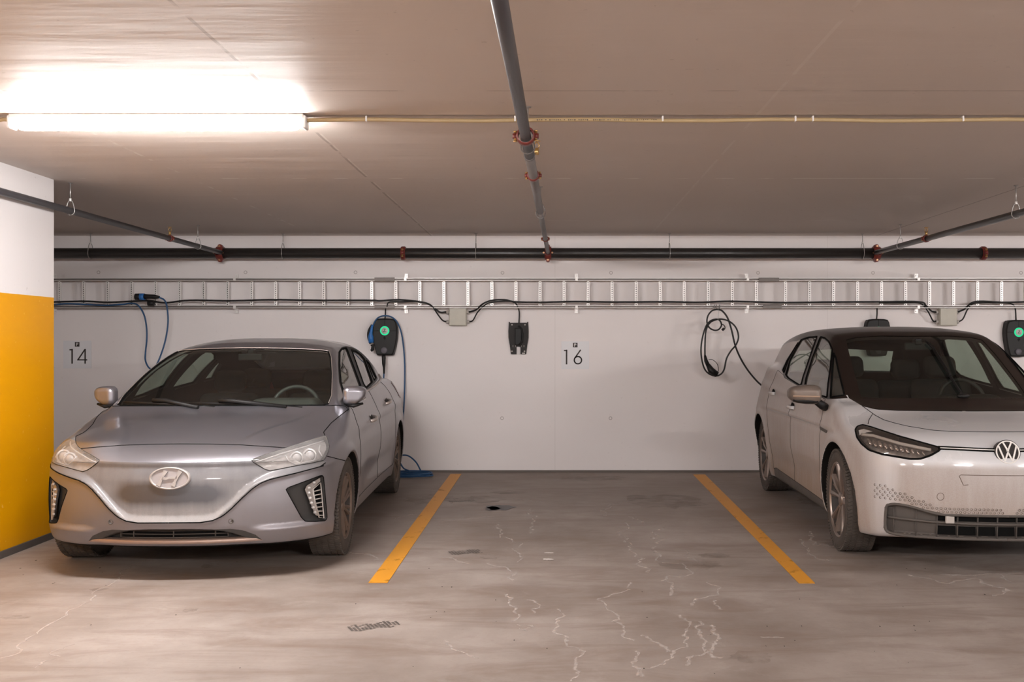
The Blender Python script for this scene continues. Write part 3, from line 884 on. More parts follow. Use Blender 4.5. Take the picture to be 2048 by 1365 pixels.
    obj('steering_wheel', b, P['steering_grey'], root)
    seats(car, [(-.36, 2.35, .50, .98, .24), (.36, 2.35, .50, .98, .24), (-.36, 3.2, .55, .98, .28), (.36, 3.2, .55, .98, .28)], P['seat_dark'], root)
    b = MB(); b.box((0, 1.74, 1.285), (.18, .02, .055), bev=.01); b.box((0, 1.78, 1.32), (.05, .08, .05), bev=.01)
    obj('rear_view_mirror', b, P['trim_black'], root)
    # ---- wheels
    for hv, hz in hub:
        for sd in (1, -1):
            wheel('wheel', root, (sd * .785, hv, .317), sd, .317, .216, .200, 10, P['tire'], P['rim_dirty'], P['brake'], .0, 'multi')
    return car
def build_white():
    Wp = spl([(-.3, .79), (0, .79), (.5, .81), (.80, .818), (1.3, .822), (2.2, .835), (3.0, .848), (3.5, .855), (3.9, .835), (4.2, .77), (4.5, .70)])
    ins = spl([(0, .12), (.15, .07), (.22, .04), (.32, .02), (.45, .006), (.6, 0), (.72, .0), (.84, .018), (.95, .045), (1.05, .075), (1.15, .105), (1.3, .17)])
    topl = spl([(-.3, .60), (0, .745), (.05, .775), (.1, .797), (.2, .835), (.4, .882), (.72, .940), (.95, 1.0), (1.15, 1.015), (1.4, 1.005), (2.0, 1.045), (2.6, 1.095), (3.06, 1.155), (3.5, 1.19), (4.0, 1.17), (4.3, 1.0)])
    dr = spl([(-.3, .08), (0, .08), (.3, .085), (.65, .075), (1.0, .045), (1.3, .015), (2, 0), (5, 0)])
    fc = spl([(0, .22), (.15, .14), (.19, .07), (.25, .03), (.33, .01), (.45, .0), (.6, .002), (.70, .018), (.76, .05), (.82, .12), (.9, .3)])
    gu = spl([(-.1, 0), (0, 0), (.2, .012), (.35, .038), (.5, .085), (.6, .14), (.70, .235), (.76, .33), (.80, .44), (.84, .62), (.9, 1.0), (1.1, 2)])
    rc = spl([(0, 4.0), (.2, 4.10), (.4, 4.15), (.7, 4.14), (.95, 4.08), (1.2, 3.98), (1.4, 3.86), (1.6, 3.75)])
    roof = spl([(1.0, 1.2), (1.35, 1.36), (1.6, 1.44), (1.8, 1.482), (2.1, 1.514), (2.4, 1.528), (2.7, 1.528), (3.1, 1.512), (3.5, 1.478), (3.85, 1.43), (4.2, 1.34)])
    ws = spl([(.6, .30), (.95, .84), (1.01, .93), (1.1, 1.065), (1.2, 1.225), (1.3, 1.39), (1.4, 1.57), (1.5, 1.77), (1.7, 2.25)])
    Wb = spl([(.7, .725), (1.1, .75), (1.6, .775), (2.3, .79), (3, .785), (3.5, .765), (3.9, .725), (4.2, .66)])
    hub = [(.80, .335), (3.53, .335)]
    def F(x, y, z):
        x = np.abs(x)
        W = Wp(y) - ins(z)
        for hv, hz in hub:
            r = np.sqrt((y - hv) ** 2 + (z - hz) ** 2)
            W = W + .016 * np.exp(-((r - .40) / .045) ** 2)
        W = W - .020 * np.exp(-((z - .40) / .10) ** 2) * sstep(y, 1.25, 1.6) * (1 - sstep(y, 2.9, 3.2)) + .008 * np.exp(-((z - .92 - .05 * (y - 2)) / .04) ** 2) * sstep(y, 1.5, 2.2)
        side = x - W
        t = topl(y) - dr(y) * (np.clip(x, 0, 1) / .8) ** 2.4
        top = (z - t) * .97
        fr = fc(z) + gu(x)
        front = (fr - y) * .93 / np.sqrt(1 + (np.clip(x - .5, 0, .4) * 5) ** 2)
        rear = (y - rc(z) + .25 * np.clip(x / .85, 0, 1.1) ** 3) * .93
        bot = .17 + .05 * sstep(y, .5, .0) - z
        low = smax(side, top, .055); low = smax(low, front, .07); low = smax(low, rear, .08); low = smax(low, bot, .035)
        gw = Wb(y) - .33 * (z - 1.0) - .18 * np.clip(z - 1.0, 0, 1) ** 2
        g1 = (x - gw) * .92
        g2 = (z - (roof(y) - .036 * (np.clip(x, 0, 1) / .58) ** 3)) * .96
        g3 = (ws(z) + .42 * x ** 2 - y) * .50
        gh = smax(g1, g2, .05); gh = smax(gh, g3, .03); gh = smax(gh, (y - rc(z) + .22 * x ** 2) * .93, .05); gh = smax(gh, .80 - z, .02)
        b = smin(low, gh, .03)
        # the lower intake, pressed in
        zi = .366 + .045 * sstep(x, .36, .60); zb = .232
        d = smax(smax(z - (zi - .002), zb - z, .008), x - .655, .03)
        b = smax(b, -smax(d, y - (fr + .045), .01), .010)
        for hv, hz in hub:
            a = np.sqrt((y - hv) ** 2 + (z - hz) ** 2) - .385
            b = smax(b, -smax(a, .56 - x, .02), .012)
        return b
    yaw = -.038
    O = Vector((2.690, 5.765, 0))
    car = Car(F, (-.02, -.1, .1), (1.0, 4.3, 1.6), .0125, O, yaw, -1)
    root = empty('white_car', O, yaw)
    tag(root, 'white hatchback car with black roof parked on the right, cut by the frame edge', 'car')
    car.root = root
    K = dict(windshield=1, lamp=2, hood=3, cowl=4, intake=6, well=7, g1=8, g2=9, g3=10, door1=11, door2=12, under=13, rglass=14, tail=15, dlo=16, roof=17, sill=18, bumper=19)
    P = MATS
    car.arches(K['well'], hub, .389)
    car.below(K['under'], .186)
    car.cut(21, [(-.1, .15), (.40, .15), (.47, .213), (-.1, .213)], 'front', lim=lambda c: c.y < .6, only=(0, 13))
    sl = lambda c: c.x > .45
    # black roof, pillars and the band ahead of the windscreen
    car.cut(K['roof'], [(-.1, .5), (.70, .5), (.70, 1.3), (.62, 1.7), (.60, 2.4), (.62, 3.0), (.60, 3.9), (-.1, 3.95)], 'top', lim=lambda c: c.z > 1.02 and c.y > 1.0)
    wsP = [(2300, 676), (1950, 677), (1850, 673), (1760, 672), (1712, 675), (1692, 680), (1698, 706), (1708, 744), (1718, 780), (1723, 794), (1760, 797), (2300, 797)]
    cowlP = [(1698, 797), (1710, 804), (1724, 812.5), (1753, 819.5), (1797, 822), (1900, 823), (2300, 824), (2300, 797), (1760, 797), (1723, 794), (1692, 680), (1680, 672), (1664, 666), (1660, 670), (1671, 697), (1683, 750), (1692, 785)]
    hoodP = [(1724, 812.5), (1735, 820), (1750, 831), (1768, 840.5), (1790, 847), (1815, 853), (1864, 861), (1900, 863.5), (2048, 865.5), (2300, 866), (2300, 824), (1900, 823), (1797, 822), (1753, 819.5)]
    lampP = [(1711, 862), (1712, 856.5), (1717, 852.5), (1726, 850.5), (1743, 855), (1798, 873), (1864, 891.5), (1880, 896), (1882, 900), (1861, 911.5), (1840, 918.5), (1820, 918.5), (1764, 909), (1738, 900.5), (1723, 888), (1714, 875)]
    fr = lambda c: c.y < 1.9
    car.cut(K['hood'], hoodP, lim=fr)
    car.cut(K['cowl'], cowlP, lim=lambda c: c.y < 2.2 and c.z > .85)
    car.cut(K['windshield'], wsP, lim=lambda c: .7 < c.y < 2.2)
    car.cut(K['lamp'], lampP, lim=fr)
    inP = [(-.1, .212), (.60, .214), (.65, .226), (.668, .255), (.668, .385), (.658, .408), (.63, .415), (.56, .411), (.46, .392), (.36, .373), (-.1, .370)]
    car.cut(K['intake'], inP, 'front', lim=lambda c: c.y < .7)
    dlo = [(1563, 739.6), (1573, 719), (1588, 697), (1601, 678), (1617, 673), (1632, 671.5), (1646.5, 671.5), (1656, 677), (1663, 686), (1670.7, 698.6), (1675.8, 722), (1683, 757), (1692, 791), (1696, 797), (1655, 799), (1640, 794), (1591, 769), (1569, 756)]
    car.cut(K['dlo'], dlo, lim=sl)
    gl0 = [(1667, 706), (1671, 714), (1676, 737), (1682, 762), (1689, 791), (1661, 795), (1663, 762)]
    gl1 = [(1641, 674), (1649, 676), (1658, 684), (1664.5, 699), (1661, 735), (1656, 770), (1654, 795.5), (1642, 792), (1609, 776), (1612, 757), (1625, 716)]
    gl2 = [(1603, 679.5), (1617, 675), (1634, 673.8), (1622, 708), (1606, 755), (1602, 772), (1590, 765.5), (1576, 756), (1571.5, 750), (1580, 722), (1592, 698)]
    gl3 = [(1599, 681.5), (1590, 696), (1577, 721), (1568.5, 746), (1565.5, 741), (1575, 720), (1588, 699)]
    for k, g in ((20, gl0), (8, gl1), (9, gl2), (10, gl3)): car.cut(k, g, lim=sl)
    car.cut(K['door1'], [(1.22, .24), (1.25, .6), (1.22, .85), (1.28, .985), (2.0, 1.03), (2.20, 1.05), (2.20, .6), (2.18, .24)], 'side', lim=sl, only=(0,))
    car.cut(K['door2'], [(2.18, .24), (2.20, .6), (2.20, 1.05), (2.6, 1.08), (3.2, 1.145), (3.26, .95), (3.18, .76), (3.08, .55), (3.0, .24)], 'side', lim=sl, only=(0,))
    car.cut(K['sill'], [(1.20, .15), (1.20, .232), (1.3, .255), (2.9, .285), (3.0, .27), (3.06, .15)], 'side', lim=sl, only=(0, 11, 12, 13))
    car.cut(K['rglass'], [(-.1, 1.12), (.50, 1.12), (.50, 1.33), (-.1, 1.36)], 'rear', lim=lambda c: c.y > 3.2)
    car.cut(K['tail'], [(.40, .86), (.88, .86), (.90, .98), (.42, .98)], 'rear', lim=lambda c: c.y > 4.02)
    car.mesh('body_shell', [0, K['dlo'], K['sill']], None, root, mats=[P['white_paint'], P['gloss_black'], P['sill_grey']])
    car.mesh('hood', K['hood'], P['white_paint'], root)
    tag(car.mesh('roof', K['roof'], P['gloss_black'], root), 'black roof')
    car.mesh('cowl_panel', K['cowl'], P['gloss_black'], root)
    car.mesh('windshield', K['windshield'], P['windshield_glass'], root, off=-.003)
    car.mesh('rear_window', K['rglass'], P['side_glass'], root)
    car.mesh('underbody', [K['well'], K['under']], P['wheel_well'], root)
    for sd in (1, -1):
        for k, nm, hx in ((K['door1'], 'front_door', (1585, 815)), (K['door2'], 'rear_door', (1547, 787))):
            d = car.mesh(nm, k, P['white_paint'], root, sd)
            car.mesh('window_glass', K['g1'] if nm[0] == 'f' else K['g2'], P['side_glass'], d, sd, off=-.004)
            c = car.side(car.hit(*hx), sd); sx = -sd
            h = MB(); h.tube([c + Vector((0, -.09, 0)), c + Vector((sx * .026, -.065, 0)), c + Vector((sx * .032, 0, 0)), c + Vector((sx * .026, .065, 0)), c + Vector((0, .09, 0))], .015, 8)
            obj('door_handle', h, P['white_paint'], d)
            h = MB(); h.sphere(c + Vector((0, 0, .014)), .055, 12, 0, (.1, 1.1, .45)); obj('handle_cup', h, P['gap_black'], d)
        car.mesh('quarter_window', K['g3'], P['side_glass'], root, sd, off=-.004)
        car.mesh('quarter_window', 20, P['side_glass'], root, sd, off=-.004)
        car.mesh('tail_light', K['tail'], P['red_lens'], root, sd, off=.004)
    ln = MB()
    for k in (K['hood'],): car.lines(ln, car.loops(k), .0026)
    for k in (K['door1'], K['door2']): car.lines(ln, car.loops(k), .0018)
    for k in (8, 9, 10, 20): car.lines(ln, car.loops(k), .007)
    car.lines(ln, car.loops(K['lamp']), .0065)
    car.lines(ln, [car.path([(1745, 829), (1738, 840), (1736, 849)], 4)], .0022)
    obj('body_seam', ln, P['gap_black'], root)
    # ---- headlights
    for sd in (1, -1):
        hl = car.mesh('headlight', K['lamp'], P['clear_cover'], root, sd, off=.002)
        car.mesh('reflector', K['lamp'], P['lamp_dark'], hl, sd, off=-.05)
        b = MB()
        for i in range(11):
            t = i / 10; x = 1733 + 112 * t
            p0 = car.hit(x, 872 + 27 * t, -.026); p1 = car.hit(x + 5, 887 + 27 * t - 6 * t * t, -.026); pm = (p0 + p1) / 2 + Vector((0, .010, 0))
            b.tube([car.side(q, sd) for q in (p0, pm, p1)], [.009, .013, .007] if t < .8 else [.005, .008, .004], 6)
        obj('lens', b, P['lamp_chrome'], hl)
        b = MB()
        b.tube([car.side(p, sd) for p in car.path([(1722, 866), (1745, 868), (1798, 884), (1862, 898)], 5, -.014)], .010, 8)
        obj('light_guide', b, P['plastic_light'], hl)
        b = MB(); pf = [car.hit(x, y, -.012) for x, y in ((1716, 858), (1727, 855), (1745, 860), (1732, 862), (1717, 868))]
        if all(pf): b.add([car.side(p, sd) for p in pf], [(0, 1, 2, 3, 4)])
        obj('lamp_corner', b, P['white_plastic'], hl)
    # light strip and badge
    st = MB(); q = car.path([(1876, 896.5), (1920, 898.5), (1960, 900.5), (2012, 902.5)], 6, .0)
    for sd in (1, -1): st.tube([car.side(p, sd) for p in q], .013, 8)
    s0 = obj('light_strip', st, P['gap_black'], root)
    st = MB()
    q = car.path([(1880, 898.8), (1920, 900.5), (1960, 902.3), (2012, 904)], 6, .013)
    for sd in (1, -1): st.tube([car.side(p, sd) for p in q], .0032, 6)
    obj('light_guide', st, P['badge_white'], s0)
    e0 = car.tree.ray_cast(Vector((.0005, -3, .742)), Vector((0, 1, 0)))[0]
    tl = Matrix.Translation((0, e0.y - .006, .740)) @ Matrix.Rotation(math.radians(-14), 4, 'X')
    R = .070; n = 48; b = MB()
    b.lathe([(-.03, R * 1.06), (.008, R * 1.06), (.010, R * 1.0), (.010, .001)], (0, 0, 0), (0, -1, 0), n, 0, False)
    for i in range(len(b.v)): b.v[i] = tuple(tl @ Vector(b.v[i]))
    bd = obj('badge', b, P['gloss_black'], root)
    b = MB(); b.lathe([(.008, R * 1.0), (.015, R * .98), (.015, R * .90), (.008, R * .88)], (0, 0, 0), (0, -1, 0), n, 0, True)
    def bar(a, c, w=.0056):
        a = Vector(a) * R; c = Vector(c) * R; d = (c - a).normalized(); nx = Vector((-d.y, d.x)) * w * .8
        ps = [a + nx, a - nx, c - nx, c + nx]
        vs = [(p.x, -.008, p.y) for p in ps] + [(p.x, -.0145, p.y) for p in ps]
        b.add(vs, [(4, 5, 6, 7), (0, 1, 5, 4), (1, 2, 6, 5), (2, 3, 7, 6), (3, 0, 4, 7)])
    for m in (1, -1):
        bar((-.36 * m, .86), (0, .12)); bar((-.74 * m, .52), (-.33 * m, -.74)); bar((-.33 * m, -.78), (0, -.02))
    bar((-.1, .10), (.1, .10), .004)
    for i in range(len(b.v)): b.v[i] = tuple(tl @ Vector(b.v[i]))
    obj('badge_letter', b, P['badge_white'], bd)
    car.mesh('valance', 21, P['plastic_grey'], root)
    # ---- intake grid
    it = car.mesh('lower_intake', K['intake'], P['plastic_grey'], root, off=0.0)
    def yf(u, w): return float(fc(w) + gu(abs(u)))
    rim = MB(); top = [(u, .367 + .045 * float(sstep(np.array(u), .36, .60))) for u in np.linspace(0, .62, 14)]
    ol = top + [(.648, .402), (.660, .385), (.662, .30), (.655, .245), (.635, .228), (.59, .222)] + [(u, .220) for u in np.linspace(.55, 0, 10)]
    for sd in (1, -1): rim.tube([(sd * p.x, yf(p.x, p.y) + .004, p.y) for p in smooth_path([(a, c, 0) for a, c in ol], 2)], .009, 8)
    obj('intake_frame', rim, P['plastic_grey'], it)
    b = MB()
    b.tube([(u, yf(u, .30) + .018, .312 + .014 * (abs(u) / .66) ** 2) for u in np.linspace(-.65, .65, 41)], .0075, 6)
    for i in range(-6, 6):
        u = .056 + i * .112
        b.tube([(u, yf(u, .28) + .026, .225), (u, yf(u, .34) + .026, .365 + .042 * float(sstep(np.array(abs(u)), .36, .60)))], .0035, 6)
    obj('grille_bar', b, P['plastic_grey'], it)
    b = MB()
    for i in range(-4, 4):
        u = .056 + i * .112
        for zz, hh in ((.268, .028), (.342, .017)):
            vs = []
            for j in range(7):
                uu = u + .004 + .104 * j / 6; y = yf(uu, zz) + .038
                vs += [(uu, y, zz - hh), (uu, y, zz + hh)]
            b.add(vs, [(2 * j, 2 * j + 1, 2 * j + 3, 2 * j + 2) for j in range(6)])
    obj('grille_opening', b, P['gap_black'], it)
    b = MB(); p = (-.33, yf(.33, .34) + .01, .338); b.box(p, (.05, .02, .045), bev=.004); obj('radar_sensor', b, P['plastic_light'], it)
    # ---- honeycomb dimples in the bumper
    b = MB()
    for r in range(8):
        for c in range(29):
            u = .70 - .0235 * c + (.0117 if r % 2 else 0)
            up = .532 - (.70 - u) * .40; dn = .374 + .045 * float(sstep(np.array(u), .36, .60))
            if u < .40: up = .412
            z = .386 + r * .0185
            if not (dn + .008 < z < up) or u < .02: continue
            h_ = car.tree.ray_cast(Vector((u, -2, z)), Vector((0, 1, 0)))
            if h_[0] is None: continue
            for sd in (1, -1):
                p = car.side(h_[0] + h_[1] * .0005, sd); nn = car.side(h_[1], sd)
                b.lathe([(.003, .0078), (.001, .0062), (-.006, .001)], p, nn, 8, 0, True)
    tag(obj('dimple_field', b, P['dimple'], root), kind='stuff')
    # plate recess outline and tow cover
    b = MB()
    zt = H - (951 - VY) * 5.79 / F_PX; zl = H - (971.5 - VY) * 5.79 / F_PX
    def on(u, w): 
        h_ = car.tree.ray_cast(Vector((abs(u), -2, w)), Vector((0, 1, 0))); return h_[0]
    for sd in (1, -1):
        b.tube([car.side(on(u, w), sd) for u, w in [(0, zt), (.1, zt), (.2, zt), (.275, zt), (.285, zt - .006), (.262, zl), (.255, zl), (.235, zl + .003)]], .0022, 6)
    p = car.hit(1881, 994)
    for sd in (1, -1): b.tube([car.side(car.hit(1881 + 7 * math.cos(t), 994 + 7.3 * math.sin(t)), sd) for t in np.linspace(0, 2 * math.pi, 25)[:-1]], .0018, 6, closed=True)
    obj('bumper_seam', b, P['seam_brown'], root)
    # fender badge
    b = MB(); pf = [car.hit(x, y, .004) for x, y in ((1640, 853.5), (1655, 862), (1653, 867), (1641, 860))]
    b.add([car.side(p) for p in pf] + [car.side(p + Vector((-.004, 0, 0))) for p in pf], [(0, 1, 2, 3), (0, 1, 5, 4), (1, 2, 6, 5), (2, 3, 7, 6), (3, 0, 4, 7)])
    obj('fender_badge', b, P['plastic_grey'], root)
    # ---- mirrors
    for sd in (1, -1):
        x0 = -1 * sd   # car's own left-right sense in the half body is mirrored
        Fm = lambda x, y, z: smax(rbox(x, y - .35 * (x - .95), (z - 1.03) / (1 - 2.6 * np.clip(x - .95, 0, .15)), (.955, 1.13, .0), (.108, .075, .070), .055), (z - 1.10) + 1.6 * np.clip(x - .93, 0, 1) ** 2, .02)
        m = sdf_obj('side_mirror', Fm, (.82, 1.0, .94), (1.1, 1.34, 1.14), .009, P['mirror_brown'], root, x0)
        b = MB(); b.tube([(x0 * .80, 1.16, .935), (x0 * .83, 1.13, .95), (x0 * .885, 1.115, .990)], [.030, .030, .026], 10)
        b.tube([(x0 * u, 1.072 + .35 * (u - .95) + .01, .985) for u in np.linspace(.872, 1.035, 6)], [.012, .020, .022, .022, .018, .010], 8)
        obj('mirror_foot', b, P['trim_black'], m)
        b = MB(); b.tube([(x0 * u, 1.053 + .35 * (u - .95) + .06 * max(0, u - .95), 1.017) for u in np.linspace(.868, 1.04, 8)], .0065, 6)
        obj('turn_signal', b, P['amber'], m)
        b = MB(); b.add([(x0 * x, 1.205 + .35 * (x - .95), z) for x, z in ((.87, .99), (1.03, .99), (1.045, 1.03), (1.03, 1.075), (.88, 1.085))], [(0, 1, 2, 3, 4)])
        obj('mirror_glass', b, P['mirror'], m)
    # wiper standing across the screen
    b = MB()
    def wsp(u, w): return (u, float(ws(w) + .42 * u * u) - .014, w)
    b.tube([car.side(p) for p in car.path([(1924, 794), (1905, 765), (1885, 732), (1864, 698), (1852, 686)], 4, .012)], .009, 8)
    b.tube([car.side(p) for p in car.path([(1900, 757), (1885, 732), (1864, 698)], 4, .022)], .007, 8)
    b.sphere(car.side(car.hit(1926, 795, .01)), .028, 10, 0, (1.6, .8, .6))
    obj('wiper', b, P['trim_black'], root)
    # ---- cabin
    car.mesh('cabin_lining', [0, K['door1'], K['door2'], K['dlo'], K['hood'], K['roof'], K['cowl']], P['cabin'], root, off=-.03, normals=False, keep=lambda c: c.z > .55 and c.y > .75)
    Fd = lambda x, y, z: smin(rbox(x, y, z, (0, 1.45, .84), (.70, .26, .13), .08), rbox(x, y, z, (.34, 1.52, .96), (.20, .10, .05), .04), .05)
    sdf_obj('dashboard', Fd, (-.8, 1.1, .6), (.8, 1.8, 1.08), .025, P['dash_dark'], root)
    b = MB(); M = Matrix.Translation((.36, 1.70, .955)) @ Matrix.Rotation(math.radians(66), 4, 'X')
    b.tube([M @ Vector((math.cos(t) * .17, math.sin(t) * .17, 0)) for t in np.linspace(0, 2 * math.pi, 37)[:-1]], .015, 8, closed=True)
    b.tube([M @ Vector((-.18, 0, 0)), M @ Vector((.18, 0, 0))], .02, 8)
    obj('steering_wheel', b, P['steering_dark'], root)
    seats(car, [(-.37, 2.1, .60, 1.10, .24), (.37, 2.1, .60, 1.10, .24), (-.38, 3.0, .62, 1.06, .27), (.38, 3.0, .62, 1.06, .27)], P['seat_dark'], root)
    b = MB(); b.box((0, 1.62, 1.365), (.20, .02, .06), bev=.01); b.box((0, 1.64, 1.40), (.05, .08, .05), bev=.01)
    obj('rear_view_mirror', b, P['trim_black'], root)
    for hv, hz in hub:
        for sd in (1, -1):
            wheel('wheel', root, (sd * .715, hv, .337), sd, .337, .249, .195, 5, P['tire'], P['rim_bronze'], P['brake'], 0.0 if hv > 2 else -.035, 'five')
    return car
# ---------------------------------------------------------------- material set
car_paint('grey_paint', (.262, .256, .284), .80, .28, (.19, .150, .128), .15, .80, .34, side_k=.75)
car_paint('grille_paint', (.10, .10, .11), .6, .36, (.265, .250, .248), .35, .80, 1.0, smear=(.26, .465, .55, 1.15))
car_paint('white_paint', (.62, .62, .64), 0.0, .26, (.29, .215, .168), -.35, .62, .60, coat=.9, side_k=1.25, patch=(.60, .2, .66, 1.0))
car_paint('dusty_silver_paint', (.30, .27, .265), .6, .38, (.26, .21, .18), .2, .9, .5, coat=.4)
simple('gloss_black', (.018, .012, .010), .28, spec=.25)
simple('trim_black', (.010, .009, .009), .5, spec=.35)
simple('gap_black', (.004, .004, .004), .8, spec=.1)
simple('seam_brown', (.16, .12, .10), .8, spec=.2)
simple('plastic_dark', (.045, .042, .040), .65)
simple('plastic_grey', (.085, .072, .064), .7)
simple('plastic_light', (.44, .40, .37), .45)
simple('white_plastic', (.75, .74, .73), .4)
simple('sill_grey', (.10, .085, .075), .7, var=.3)
simple('wheel_well', (.012, .011, .010), .95, spec=.1)
simple('dusty_silver', (.50, .44, .41), .42, .7)
simple('copper', (.40, .295, .25), .45, .6)
simple('badge_silver', (.37, .34, .325), .5, .3)
simple('badge_field', (.33, .30, .30), .55, .2)
simple('badge_white', (.80, .77, .74), .35)
simple('lamp_lens', (.50, .485, .48), .30, .2)
simple('lamp_bowl', (.40, .375, .36), .38, .45, var=.45, scale=26)
simple('lamp_dark', (.27, .245, .23), .28, .45, var=.8, scale=40)
simple('lamp_chrome', (.60, .56, .54), .16, .9, var=.5, scale=45)
simple('drl_plastic', (.30, .27, .25), .45)
simple('amber', (.36, .25, .18), .35)
simple('dimple', (.17, .13, .11), .8)
simple('mirror', (.5, .5, .5), .03, 1.0, var=0)
simple('mirror_brown', (.17, .135, .115), .42, .3)
simple('red_lens', (.30, .05, .04), .25, coat=.4)
simple('cabin', (.012, .010, .009), .85)
simple('dash_grey', (.075, .075, .074), .8)
simple('dash_dark', (.022, .018, .016), .8)
simple('seat_dark', (.012, .010, .010), .9)
simple('steering_grey', (.075, .075, .075), .45)
simple('steering_dark', (.035, .03, .028), .45)
simple('tire', (.070, .056, .047), .85, var=.35, scale=14, bump=.3, bscale=120)
simple('rim_dirty', (.17, .125, .10), .6, .4, var=.4, scale=12)
simple('rim_bronze', (.30, .245, .215), .36, .75, var=.15, scale=8)
simple('brake', (.05, .042, .038), .6, .4)
glass('windshield_glass', (.60, .67, .62), dust=.015, ior=1.36)
glass('side_glass', (.66, .76, .68), dust=.14, dustcol=(.30, .26, .23), ior=1.45)
glass('dark_glass', (.08, .08, .08), dust=.10)
glass('lamp_cover', (.93, .92, .92), dust=.26, dustcol=(.46, .44, .43), ior=1.35)
glass('clear_cover', (.90, .88, .86), dust=.06, dustcol=(.5, .42, .38), ior=1.4)
simple('galvanised', (.80, .77, .75), .36, .25, var=.10, scale=30)
simple('galvanised_dark', (.17, .15, .14), .5, .5, var=.12, scale=30)
simple('rod_steel', (.45, .43, .42), .4, .8)
simple('pipe_black', (.020, .017, .016), .38, coat=.15, spec=.6)
simple('pipe_grey', (.065, .062, .068), .42, spec=.5)
simple('pipe_light', (.155, .14, .135), .45)
simple('clamp_red', (.155, .024, .018), .42, coat=.2)
simple('brass', (.62, .40, .16), .3, .85)
simple('copper_bolt', (.50, .27, .15), .35, .8)
simple('cable_black', (.010, .009, .009), .5)
simple('cable_blue', (.022, .080, .19), .5)
simple('connector_blue', (.025, .15, .45), .4)
simple('charger_black', (.009, .008, .0075), .5, spec=.35)
simple('bracket_dark', (.024, .021, .020), .6, spec=.35)
simple('charger_grey', (.115, .105, .12), .5)
simple('charger_face', (.60, .56, .54), .4)
simple('box_beige', (.50, .47, .40), .45)
simple('sign_panel', (.74, .73, .75), .4, var=.02)
simple('sign_ink', (.030, .020, .018), .5)
simple('conduit', (.40, .29, .155), .5)
simple('fixture_white', (.80, .78, .76), .4)
simple('zip_white', (.75, .73, .72), .5)
emit('tube_light', (1.0, .975, .97), 265.0, .52)
emit('lane_fill_tube', (1.0, .965, .945), 400.0, .2)
emit('green_glow', (.03, .62, .27), 1.0)

def wall_material():
    m, nt, out = nmat('painted_concrete_wall')
    b = pb(nt, (.6, .55, .52), .62, spec=.3)
    tc = N(nt, 'ShaderNodeTexCoord'); ob = tc.outputs['Object']
    sp = N(nt, 'ShaderNodeSeparateXYZ'); L(nt, ob, sp.inputs[0])
    n1 = N(nt, 'ShaderNodeTexNoise', Scale=1.1, Detail=6.0); L(nt, ob, n1.inputs['Vector'])
    n2 = N(nt, 'ShaderNodeTexNoise', Scale=22.0, Detail=3.0); L(nt, ob, n2.inputs['Vector'])
    col = mixc(nt, n1.outputs['Fac'], (.775, .72, .71), (.845, .79, .78))
    spk = ramp(nt, n2.outputs['Fac'], [(.70, 0.0), (.78, 1.0)])
    col = mixc(nt, math_(nt, 'MULTIPLY', spk, .16), col, (.42, .34, .30))
    # formwork tie plugs: small ring marks
    tot = None
    for x, y in [(197, 545), (491, 545), (711, 545), (1005, 546), (1222, 546), (1516, 546), (1746, 546), (2042, 546), (1004, 837), (1221, 837)]:
        p = at(x, y, WALL_Y)
        dx = math_(nt, 'SUBTRACT', sp.outputs['X'], p.x); dz = math_(nt, 'SUBTRACT', sp.outputs['Z'], p.z)
        d = math_(nt, 'SQRT', math_(nt, 'ADD', math_(nt, 'MULTIPLY', dx, dx), math_(nt, 'MULTIPLY', dz, dz)))
        r = math_(nt, 'COMPARE', d, .0155, .0035)
        tot = r if tot is None else math_(nt, 'MAXIMUM', tot, r)
    col = mixc(nt, math_(nt, 'MULTIPLY', tot, .6), col, (.22, .17, .15))
    # upright casting seams
    for x in (1110, 1655):
        l_ = math_(nt, 'COMPARE', sp.outputs['X'], XatY(x, WALL_Y), .003)
        col = mixc(nt, math_(nt, 'MULTIPLY', l_, .16), col, (.35, .30, .28))
    L(nt, col, b.inputs['Base Color'])
    bp = N(nt, 'ShaderNodeBump', Strength=.15, Distance=.004); L(nt, n2.outputs['Fac'], bp.inputs['Height']); L(nt, bp.outputs[0], b.inputs['Normal'])
    L(nt, b.outputs[0], out.inputs['Surface']); return m
